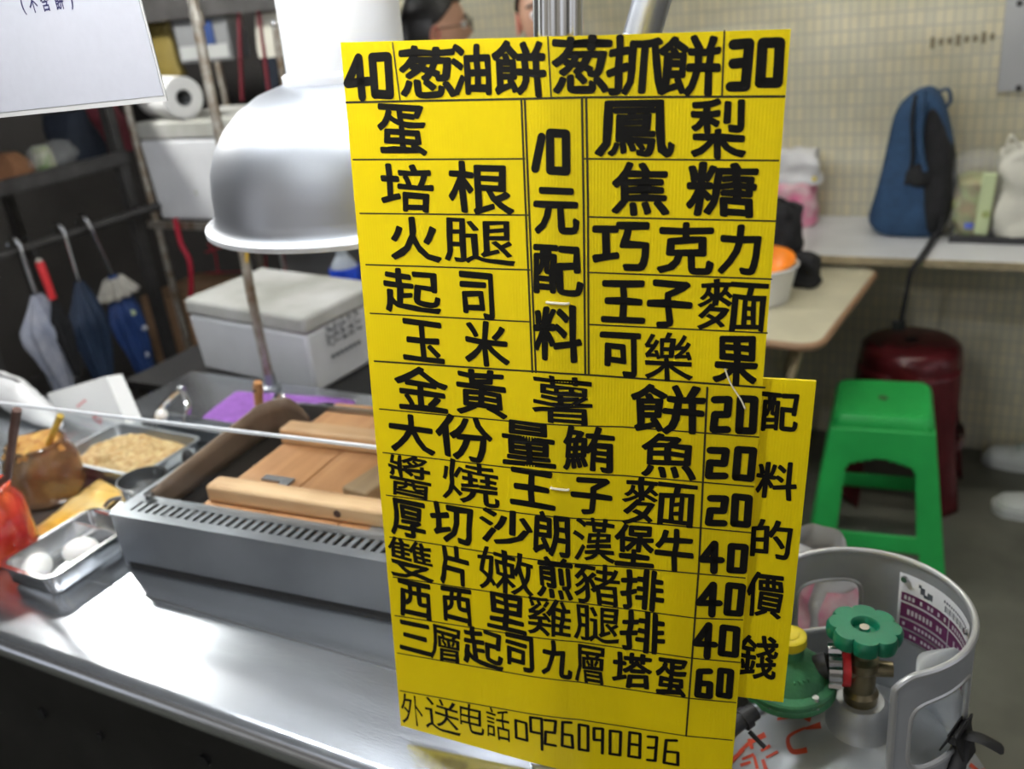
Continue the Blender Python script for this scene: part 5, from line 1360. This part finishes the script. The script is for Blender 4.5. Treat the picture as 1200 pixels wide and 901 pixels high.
# backpack
BPY = 2.79
bk = thing('backpack', 'navy blue backpack standing on the white ledge against the tiled wall', 'backpack', (-.28, BPY, LZ))
sil = [(1016, 272), (1020, 258), (1030, 228), (1036, 200), (1044, 165), (1049, 141), (1064, 126), (1083, 116), (1096, 118), (1106, 133), (1114, 165), (1119, 200), (1119, 235), (1112, 262), (1106, 280), (1098, 287), (1060, 286), (1028, 284)]
P3 = [at_y(a, b, BPY) for a, b in sil]; zmin = min(p.z for p in P3)
P3 = [Vector((p.x, 0, LZ + (p.z - zmin))) for p in P3]
cen = sum(P3, Vector()) / len(P3)
def pack(parts, y_half, material, name, parent, inset=1.0, sub=2):
    mb = MB(); lay = [(-1.0, .78), (-.72, .97), (0, 1.0), (.72, .97), (1.0, .78)]
    V = []
    for s_, k in lay:
        V.append([mb.bm.verts.new(Vector((cen.x + (p.x - cen.x) * k * inset, BPY + s_ * y_half, max(LZ, cen.z + (p.z - cen.z) * (k if p.z > LZ + .02 else 1) * inset)))) for p in parts])
    for A_, B_ in zip(V, V[1:]):
        for k in range(len(A_)): mb._face((A_[k], A_[(k + 1) % len(A_)], B_[(k + 1) % len(A_)], B_[k]))
    mb._face(V[0][::-1]); mb._face(V[-1])
    return mb.build(name, material, parent, sub=sub, angle=80)
pack(P3, .085, M['navy'], 'pack_body', bk)
right = [at_y(a, b, BPY) for a, b in ((1093, 128), (1104, 145), (1113, 175), (1117, 205), (1117, 238), (1110, 265), (1104, 281))]
right = [Vector((p.x, BPY, LZ + p.z - zmin)) for p in right]
fr = BPY - .088
# black back padding seen along the right side, and straps

pad = [at_y(a, b, BPY) for a, b in ((1090, 126), (1103, 132), (1112, 160), (1120, 200), (1121, 240), (1114, 265), (1107, 284), (1090, 286), (1088, 255), (1086, 210), (1085, 165))]
pack([Vector((p.x, 0, LZ + p.z - zmin)) for p in pad], .094, M['black_fabric'], 'back_padding', bk)
st_ = [at_y(a, b, fr - .004) for a, b in ((1083, 122), (1080, 145), (1078, 175), (1080, 200), (1084, 216))]
MB().tube(smooth_path([Vector((p.x, p.y - .006, LZ + p.z - zmin)) for p in st_], 5), .014, 10, flat=.5).build('shoulder_strap', M['navy'], bk)
zp = [at_y(a, b, fr - .002) for a, b in ((1072, 128), (1068, 160), (1069, 195), (1066, 215), (1060, 232))]
MB().tube(smooth_path([Vector((p.x, p.y - .003, LZ + p.z - zmin)) for p in zp], 5), .005, 8).build('zip_line', M['black_fabric'], bk)
pk_ = [at_y(a, b, fr - .008) for a, b in ((1068, 225), (1080, 216), (1088, 210))]
c_ = at_y(1076, 222, fr - .004)
MB().ball((c_.x, c_.y, LZ + c_.z - zmin), (.030, .012, .032), 16, 10, Euler((0, .6, 0)).to_matrix(), .25, 30).build('mesh_pocket', M['black_fabric'], bk)
hd = [at_y(a, b, BPY) for a, b in ((1100, 124), (1110, 122), (1113, 134), (1108, 142))]
MB().tube(smooth_path([Vector((p.x, BPY, LZ + p.z - zmin)) for p in hd], 5), .009, 8, flat=.5).build('grab_handle', M['navy'], bk)
sy = LY - .012
hs = [Vector((at_y(1096, 284, BPY - .08).x, BPY - .09, LZ + .02)), Vector((at_y(1092, 290, BPY - .1).x, BPY - .13, LZ + .008)), Vector((at_y(1080, 300, LY).x, LY - .002, LZ + .006)), at_y(1068, 318, sy), at_y(1062, 345, sy), at_y(1056, 375, sy), at_y(1054, 386, sy)]
MB().tube(smooth_path(hs, 6), .0095, 8, flat=.35).build('hanging_strap', M['black_fabric'], bk)
bq = at_y(1053, 381, sy); MB().box((bq.x, bq.y, bq.z), (.034, .012, .030)).build('buckle', M['black'], bk, bevel=.004)
bc = at_y(1100, 262, fr)
MB().tube(smooth_path([Vector((at_y(1106, 240, fr).x, fr - .004, LZ + .07)), Vector((at_y(1103, 262, fr).x, fr - .01, LZ + .035)), Vector((at_y(1096, 282, fr).x, fr - .01, LZ + .012))], 5), .014, 8, flat=.5).build('lower_strap', M['black_fabric'], bk)

# black tray, bag of snacks and cloth bag
try_ = at_z(1165, 288, LZ)
ty = thing('black_tray', 'flat black tray on the ledge beside the backpack', 'tray', (try_.x + .02, 2.76, LZ))
xa = at_y(1112, 284, 2.71).x; xb = at_y(1204, 290, 2.71).x
MB().box(((xa + xb) / 2, 2.765, LZ + .004), (xb - xa, .16, .008)).build('tray_base', M['black'], ty, bevel=.003)
for yy in (2.688, 2.842): MB().box(((xa + xb) / 2, yy, LZ + .010), (xb - xa, .007, .020)).build('tray_rim', M['rubber'], ty, bevel=.002)
sxa = at_y(1142, 240, 2.77)
sn = thing('snack_bag', 'clear plastic bag full of snack packets between the backpack and the cloth bag', 'bag', (sxa.x, 2.77, LZ + .008))
ht = at_y(1145, 178, 2.77).z - LZ
soft('snack_packets', '', '', (sxa.x - .004, 2.775, LZ + .008), .098, .10, ht * .72, M['snack'], .9, .014, 3, parent=sn)
soft('clear_bag', '', '', (sxa.x + .004, 2.77, LZ + .008), .122, .125, ht, M['clear_bag'], .95, .012, 9, parent=sn)
MB().box((sxa.x + .028, 2.708, LZ + .10), (.034, .012, .165), Euler((0, .06, 0))).build('pale_green_packet', M['pale_green'], sn, bevel=.004)
MB().cyl((sxa.x + .032, 2.7015, LZ + .075), (sxa.x + .032, 2.700, LZ + .075), .010, seg=16).build('brown_spot', M['snack'], sn)
MB().box((sxa.x - .006, 2.712, LZ + .040), (.022, .006, .016)).build('blue_packet', M['label_blue'], sn, bevel=.002)
txa = at_y(1192, 240, 2.75)
tt = thing('cloth_bag', 'off white cloth bag standing on the ledge at the right edge', 'bag', (txa.x + .02, 2.75, LZ + .02))
soft('bag_body', '', '', (txa.x + .025, 2.75, LZ + .009), .15, .12, .24, M['tote'], .92, .016, 12, parent=tt)
for sx in (-.04, .03):
    MB().tube(smooth_path([(txa.x + .0 + sx, 2.72, LZ + .23), (txa.x + .01 + sx, 2.71, LZ + .275), (txa.x + .04 + sx, 2.72, LZ + .23)], 6), .008, 8, flat=.4).build('bag_handle', M['tote'], tt)

# stools -----------------------------------------------------------
def square_stool(name, label, c, half, h, foot, material, yaw):
    t = thing(name, label, 'stool', (c[0], c[1], 0))
    R3 = Euler((0, 0, yaw)).to_matrix(); c0 = Vector((c[0], c[1], 0))
    def L(x, y, z): return c0 + R3 @ Vector((x, y, z))
    # seat
    mb = MB(); V = []
    for s_, z in ((1.02, h - .045), (1.0, h - .018), (.975, h - .006), (.93, h)):
        rr = rrect(-half * s_, half * s_, -half * s_, half * s_, .03 * s_)
        V.append([mb.bm.verts.new(L(a, b, z)) for a, b in rr])
    for A_, B_ in zip(V, V[1:]):
        for k in range(len(A_)): mb._face((A_[k], A_[(k + 1) % len(A_)], B_[(k + 1) % len(A_)], B_[k]))
    mb._face(V[-1]); mb.build('seat', material, t, angle=40)
    # raised diagonal grip lines and the hole
    gm_ = MB()
    for k in range(-7, 8):
        o_ = k * .026; lim = half * .84
        x0, y0, x1, y1 = -lim, -lim + o_, lim, lim + o_
        if o_ > 0: y1 = lim; x1 = lim - o_
        else: y0 = -lim; x0 = -lim - o_
        if x1 - x0 > .02: gm_.tube([L(x0, y0, h + .0002), L(x1, y1, h + .0002)], .0022, 6)
    gm_.build('grip_lines', material, t)
    MB().cyl(L(0, 0, h + .0002), L(0, 0, h + .0012), .012, seg=18).build('finger_hole', M['dark_wood'], t)
    # four side frames: apron panel with rounded opening, legs and stretcher
    zt = h - .03
    for k in range(4):
        Rk = Euler((0, 0, yaw + k * PI / 2)).to_matrix()
        def Q(s_, z, dep=0.0):
            f_ = 1 - z / zt; hw = half * 1.02 + (foot - half) * f_
            return c0 + Rk @ Vector((s_ * hw, -hw + dep, z))
        mb = MB(); NS, NZ_ = 56, 88
        def hole(s_, z):
            zz = z / zt
            lw = .62
            if .37 < zz < .83:
                w_ = lw
                if zz > .70: w_ = lw * math.sqrt(max(0, 1 - ((zz - .70) / .13) ** 2)) * .5 + lw * .5 * (1 if zz < .79 else max(0, 1 - (zz - .79) / .04))
                return abs(s_) < w_
            if zz < .27: return abs(s_) < .66
            return False
        vv_ = {}
        def g(i, j):
            if (i, j) not in vv_: vv_[(i, j)] = mb.bm.verts.new(Q(-1 + 2 * i / NS, zt * j / NZ_))
            return vv_[(i, j)]
        for i in range(NS):
            for j in range(NZ_):
                if hole(-1 + 2 * (i + .5) / NS, zt * (j + .5) / NZ_): continue
                mb._face((g(i, j), g(i + 1, j), g(i + 1, j + 1), g(i, j + 1)))
        mb.build('leg_frame', material, t, solid=.006, angle=50)
    return t
square_stool('plastic_stool', 'bright green square plastic stool in front of the dark red stool', (-.262, 2.262), .115, .46, .168, M['green_plastic'], .13)

# dark red round-cornered stool
mc = at_z(1068, 398, .47)
ms = thing('plastic_stool', 'dark red plastic stool behind the green stool', 'stool', (mc.x, mc.y, 0))
MCX, MCY, MH = mc.x, mc.y, .47
MB().lathe([(.0, MH), (.10, MH), (.118, MH - .004), (.130, MH - .014), (.136, MH - .04), (.139, MH - .075), (.135, MH - .075), (.130, MH - .04)], (MCX, MCY, 0), 56).build('seat', M['maroon'], ms, angle=40)
MB().lathe([(0, MH + .001), (.018, MH + .001), (.018, MH - .001)], (MCX, MCY, 0), 20).build('finger_hole', M['black'], ms)
for k in range(4):
    a0_ = PI / 4 + k * PI / 2
    def lf(i, j):
        a = a0_ + (i - .5) * (1.10 - .62 * min(1, j * 2.6)); z = (MH - .06) * (1 - j); r = .136 + .050 * j
        return Vector((MCX + r * math.cos(a), MCY + r * math.sin(a), z))
    MB().grid(lf, 12, 22).build('leg', M['maroon'], ms, solid=.005)
MB().lathe([(.156, .17), (.160, .17), (.158, .20), (.154, .20), (.156, .17)], (MCX, MCY, 0), 56).build('stretcher_ring', M['maroon'], ms)

# sneakers of someone outside the picture
def shoe(label, toe, yaw, first=None):
    t = thing('sneaker', label, 'shoe', (toe[0], toe[1], 0), None)
    R3 = Euler((0, 0, yaw)).to_matrix(); b0_ = Vector((toe[0], toe[1], 0))
    def half_w(u): return (.036 + .012 * math.sin(PI * min(1, u * 1.25)) - .010 * math.exp(-((u - .62) / .16) ** 2)) * min(1, (u / .10) ** .5 if u < .10 else 1) * (1 if u < .9 else math.sqrt(max(.05, 1 - ((u - .9) / .1) ** 2)))
    def top_h(u): return .045 + .03 * u + .055 * max(0, min(1, (u - .30) / .35)) if u > .08 else .02 + .025 * (u / .08) ** .6 + .03 * u
    Ls = .275
    def up(i, j):
        u = max(.004, min(.996, j)); an = PI * i; w = half_w(u)
        return b0_ + R3 @ Vector((u * Ls, math.cos(an) * w, .022 + (top_h(u) - .022) * math.sin(an) ** .7))
    MB().grid(up, 18, 30).build('upper', M['shoe'], t, angle=70)
    so_ = MB()
    def sole_p(i, j):
        f = i * 2 * PI; u = .5 - .5 * math.cos(f); w = half_w(max(.004, min(.996, u))) + .004
        return b0_ + R3 @ Vector((u * (Ls + .006) - .003, w * (1 if math.sin(f) >= 0 else -1) * min(1, abs(math.sin(f)) * 6), .024 * j))
    so_.grid(sole_p, 64, 2, closeu=True)
    so_._face([so_.bm.verts.new(sole_p(i / 64, 0)) for i in range(64)][::-1]); so_._face([so_.bm.verts.new(sole_p(i / 64, 1)) for i in range(64)])
    bmesh.ops.remove_doubles(so_.bm, verts=so_.bm.verts, dist=.0002)
    so_.build('sole', M['sole'], t, angle=50)
    for k in range(5):
        u = .34 + .06 * k; w = half_w(u) * .62; z = top_h(u)
        MB().tube(smooth_path([b0_ + R3 @ Vector((u * Ls, -w, z - .012)), b0_ + R3 @ Vector((u * Ls, 0, z + .002)), b0_ + R3 @ Vector((u * Ls + .008, w, z - .012))], 4), .0028, 6).build('lace', M['lace'], t)
    MB().tube([b0_ + R3 @ Vector((.20, 0, .09)), b0_ + R3 @ Vector((.22, 0, .125))], [.038, .034], 20).build('collar', M['shoe'], t)
    return t
t1 = at_z(1153, 524, .03); t2 = at_z(1164, 585, .03)
shoe('white sneaker nearer the tiled wall at the right edge', (t1.x, 2.885), -.04)
shoe('white sneaker further from the wall at the right edge', (t2.x, t2.y), .03)

# ================================================================== two people behind the menu board
def person(label, base, yaw, eye_z, glasses=False, bob=False, shirt=None):
    R3 = Euler((0, 0, yaw)).to_matrix(); b0_ = Vector(base)
    t = thing('person', label, 'person', tuple(b0_))
    HH = .225; hc = Vector((0, .012, eye_z))       # local: facing -y
    def Wd(v): return b0_ + R3 @ Vector(v)
    # body and head: one continuous skinned surface, head shaped after
    sc_ = eye_z / 1.50
    J = {'pelvis': (0, 0, .90), 'belly': (0, -.005, 1.02), 'chest': (0, .0, 1.20), 'neck0': (0, .015, 1.335), 'neck1': (0, .008, 1.40)}
    for s_, n_ in ((-1, 'l'), (1, 'r')):
        J.update({'hip' + n_: (.085 * s_, 0, .86), 'knee' + n_: (.095 * s_, -.01, .47), 'ankle' + n_: (.10 * s_, .02, .09), 'toe' + n_: (.11 * s_, -.14, .035),
                  'sho' + n_: (.165 * s_, .01, 1.295), 'elb' + n_: (.215 * s_, .02, 1.02), 'wri' + n_: (.215 * s_, -.05, .80), 'palm' + n_: (.213 * s_, -.065, .735)})
    E_ = [('pelvis', 'belly'), ('belly', 'chest'), ('chest', 'neck0'), ('neck0', 'neck1')]
    rad_ = {'pelvis': .125, 'belly': .115, 'chest': .130, 'neck0': .056, 'neck1': .050}
    for n_ in 'lr':
        E_ += [('pelvis', 'hip' + n_), ('hip' + n_, 'knee' + n_), ('knee' + n_, 'ankle' + n_), ('ankle' + n_, 'toe' + n_), ('chest', 'sho' + n_), ('sho' + n_, 'elb' + n_), ('elb' + n_, 'wri' + n_), ('wri' + n_, 'palm' + n_)]
        rad_.update({'hip' + n_: .085, 'knee' + n_: .055, 'ankle' + n_: .038, 'toe' + n_: .030, 'sho' + n_: .055, 'elb' + n_: .039, 'wri' + n_: .026, 'palm' + n_: .030})
        s_ = -1 if n_ == 'l' else 1
        for q, (dx, dl) in enumerate(((-.027, .062), (-.009, .074), (.009, .070), (.026, .054))):
            k1, k2 = f'f{n_}{q}a', f'f{n_}{q}b'
            pb = J['palm' + n_]
            J[k1] = (pb[0] + .004 * s_, pb[1] + dx, pb[2] - dl * .55); J[k2] = (pb[0] - .012 * s_, pb[1] + dx * .9, pb[2] - dl)
            E_ += [('palm' + n_, k1), (k1, k2)]; rad_[k1] = .009; rad_[k2] = .0075
        k1, k2 = f't{n_}a', f't{n_}b'; pb = J['palm' + n_]
        J[k1] = (pb[0] - .006 * s_, pb[1] - .040, pb[2] + .015); J[k2] = (pb[0] - .012 * s_, pb[1] - .052, pb[2] - .018)
        E_ += [('palm' + n_, k1), (k1, k2)]; rad_[k1] = .010; rad_[k2] = .008
    names = list(J); me = bpy.data.meshes.new('body')
    me.from_pydata([tuple(R3 @ (Vector(J[n_]) * Vector((1, 1, sc_)) if False else R3 @ Vector((0, 0, 0)) + Vector((J[n_][0], J[n_][1], J[n_][2] * sc_)))) if False else tuple(R3 @ Vector((J[n_][0], J[n_][1], J[n_][2] * sc_))) for n_ in names], [(names.index(a), names.index(b)) for a, b in E_], [])
    bo_ = bpy.data.objects.new('body_skin', me); COL.objects.link(bo_)
    sm = bo_.modifiers.new('skin', 'SKIN'); sm.use_smooth_shade = True
    for i, n_ in enumerate(names):
        me.skin_vertices[0].data[i].radius = (rad_[n_], rad_[n_])
    me.skin_vertices[0].data[0].use_root = True
    ss = bo_.modifiers.new('sub', 'SUBSURF'); ss.levels = 2; ss.render_levels = 2
    bpy.context.view_layer.update()
    ev = bo_.evaluated_get(bpy.context.evaluated_depsgraph_get()); m2 = bpy.data.meshes.new_from_object(ev)
    bpy.data.objects.remove(bo_)
    bm = bmesh.new(); bm.from_mesh(m2)
    # head added to the same mesh
    mb = MB(); mb.bm.free(); mb.bm = bm
    for v in bm.verts: v.co += b0_
    def headp(th, ph):
        d = Vector((math.sin(th) * math.sin(ph), -math.sin(th) * math.cos(ph), math.cos(th)))
        x, y, z = d.x * .074, d.y * .094, d.z * .115
        if d.z < 0: x *= 1 - .30 * (-d.z) ** 1.5; y *= 1 - .12 * (-d.z)
        fr_ = max(0, -d.y)
        if fr_ > .5:
            y -= .022 * math.exp(-((d.x / .16) ** 2)) * math.exp(-(((d.z + .22) / .17) ** 2))       # nose
            y -= .006 * math.exp(-((d.x / .35) ** 2)) * math.exp(-(((d.z + .52) / .09) ** 2))       # lips
            y -= .008 * math.exp(-((d.x / .3) ** 2)) * math.exp(-(((d.z + .85) / .15) ** 2))        # chin
            for s_ in (-1, 1): y += .009 * math.exp(-(((d.x - .40 * s_) / .2) ** 2)) * math.exp(-(((d.z - .02) / .13) ** 2))
        return Wd((x, .012 + y, eye_z + .005 + z))
    mb.grid(lambda i, j: headp(.001 + (PI - .002) * j, 2 * PI * i), 56, 44, closeu=True)
    mb.build('body', M['skin'], t, angle=80)
    for s_ in (-1, 1):
        em = MB()
        def ear(i, j):
            an = 2 * PI * i; r_ = .5 + .5 * j
            return Wd((s_ * (.070 + .012 * j + .003 * math.cos(an)), .022 + .017 * math.cos(an) * r_ * 1.0 + .004, eye_z - .018 + .031 * math.sin(an) * r_ - .004 * math.cos(an)))
        em.grid(ear, 24, 5, closeu=True); em.build('ear', M['ear'], t, solid=.004)
        MB().ball(Wd((s_ * .030, -.068, eye_z + .004)), .0115, 14, 10).build('eye', M['white_plain'], t)
        MB().ball(Wd((s_ * .030, -.0755, eye_z + .004)), .0055, 10, 8).build('iris', M['hair'], t)
        MB().tube(smooth_path([Wd((s_ * .014, -.086, eye_z + .024)), Wd((s_ * .032, -.083, eye_z + .030)), Wd((s_ * .050, -.068, eye_z + .024))], 4), .0032, 6).build('eyebrow', M['hair'], t)
    MB().ball(Wd((0, -.079, eye_z - .060)), (.020, .012, .007), 14, 8, R3).build('mouth', mat('lips', (.42, .15, .13), .4) if 'lips' not in bpy.data.materials else bpy.data.materials['lips'], t)
    hm = MB()
    def hair(i, j):
        ph = 2 * PI * i; front = max(0, math.cos(ph))
        lim = (1.02 if front > .62 else (1.05 + .42 * (1 - front / .62) if math.cos(ph) > -.12 else (2.0 if bob else 1.75)))
        th = lim * j
        d = Vector((math.sin(th) * math.sin(ph), -math.sin(th) * math.cos(ph), math.cos(th)))
        k = 1.0 + .012 * noise.noise(d * 9)
        return Wd((d.x * .083 * k, .016 + d.y * .105 * k, eye_z + .006 + d.z * .126 * k))
    hm.grid(hair, 56, 24, closeu=True); hm.build('hair', M['hair'], t, solid=.006, angle=80, soff=0)
    if bob:
        MB().tube([Wd((0, .085, eye_z + .02)), Wd((0, .115, eye_z - .03)), Wd((0, .118, eye_z - .12)), Wd((0, .10, eye_z - .2))], [.05, .048, .04, .018], 16).build('hair_tail', M['hair'], t)
    # shirt and trousers
    def shell(name, rings, m_):
        mbx = MB()
        def f(i, j):
            a = 2 * PI * i; q = j * (len(rings) - 1); k = min(int(q), len(rings) - 2); w_ = q - k
            z, rx, ry, dy = [rings[k][n_] * (1 - w_) + rings[k + 1][n_] * w_ for n_ in range(4)]
            return Wd((rx * math.cos(a), dy + ry * math.sin(a), z * sc_))
        mbx.grid(f, 36, 18, closeu=True); return mbx.build(name, m_, t, angle=80)
    shell('shirt', [(.84, .175, .155, 0), (1.0, .165, .145, 0), (1.18, .185, .155, 0), (1.28, .19, .13, .005), (1.335, .12, .095, .012), (1.36, .068, .066, .014)], shirt or M['shirt_dark'])
    for s_ in (-1, 1):
        MB().tube([Wd((s_ * .10, .01, 1.315 * sc_)), Wd((s_ * .165, .01, 1.285 * sc_)), Wd((s_ * .195, .014, 1.20 * sc_)), Wd((s_ * .213, .02, 1.06 * sc_))], [.078, .086, .078, .070], 16, caps=False).build('sleeve', shirt or M['shirt_dark'], t)
        MB().tube([Wd((s_ * .075, 0, .92 * sc_)), Wd((s_ * .088, 0, .75 * sc_)), Wd((s_ * .095, -.01, .47 * sc_)), Wd((s_ * .10, .015, .10 * sc_))], [.105, .10, .075, .060], 18, caps=False).build('trouser_leg', M['navy_dark'], t)
        MB().ball(Wd((s_ * .105, -.05, .04)), (.048, .13, .042), 16, 10, R3).build('shoe', M['black'], t)
    if glasses:
        for s_ in (-1, 1):
            MB().tube([Wd((s_ * (.034 + .025 * math.cos(a * PI / 10)), -.098 + .006 * abs(math.cos(a * PI / 10)), eye_z + .002 + .018 * math.sin(a * PI / 10))) for a in range(20)], .0018, 6, closed=True).build('glasses_rim', M['glasses'], t)
            MB().tube([Wd((s_ * .060, -.090, eye_z + .004)), Wd((s_ * .076, -.03, eye_z + .004)), Wd((s_ * .079, .03, eye_z + .002))], .0018, 6).build('glasses_arm', M['glasses'], t)
        MB().tube([Wd((-.010, -.100, eye_z + .006)), Wd((.010, -.100, eye_z + .006))], .0018, 6).build('glasses_bridge', M['glasses'], t)
    return t
e1_ = at_y(516, 33, 2.64)
person('person with black hair and glasses in profile above the menu, left of the pole', (e1_.x, 2.64, 0), math.radians(128), e1_.z, True, True)
e2_ = at_y(642, 22, 2.36)
person('person with short black hair facing forward, mostly hidden behind the steel pole', (e2_.x, 2.36, 0), math.radians(24), e2_.z + .01, False, False)
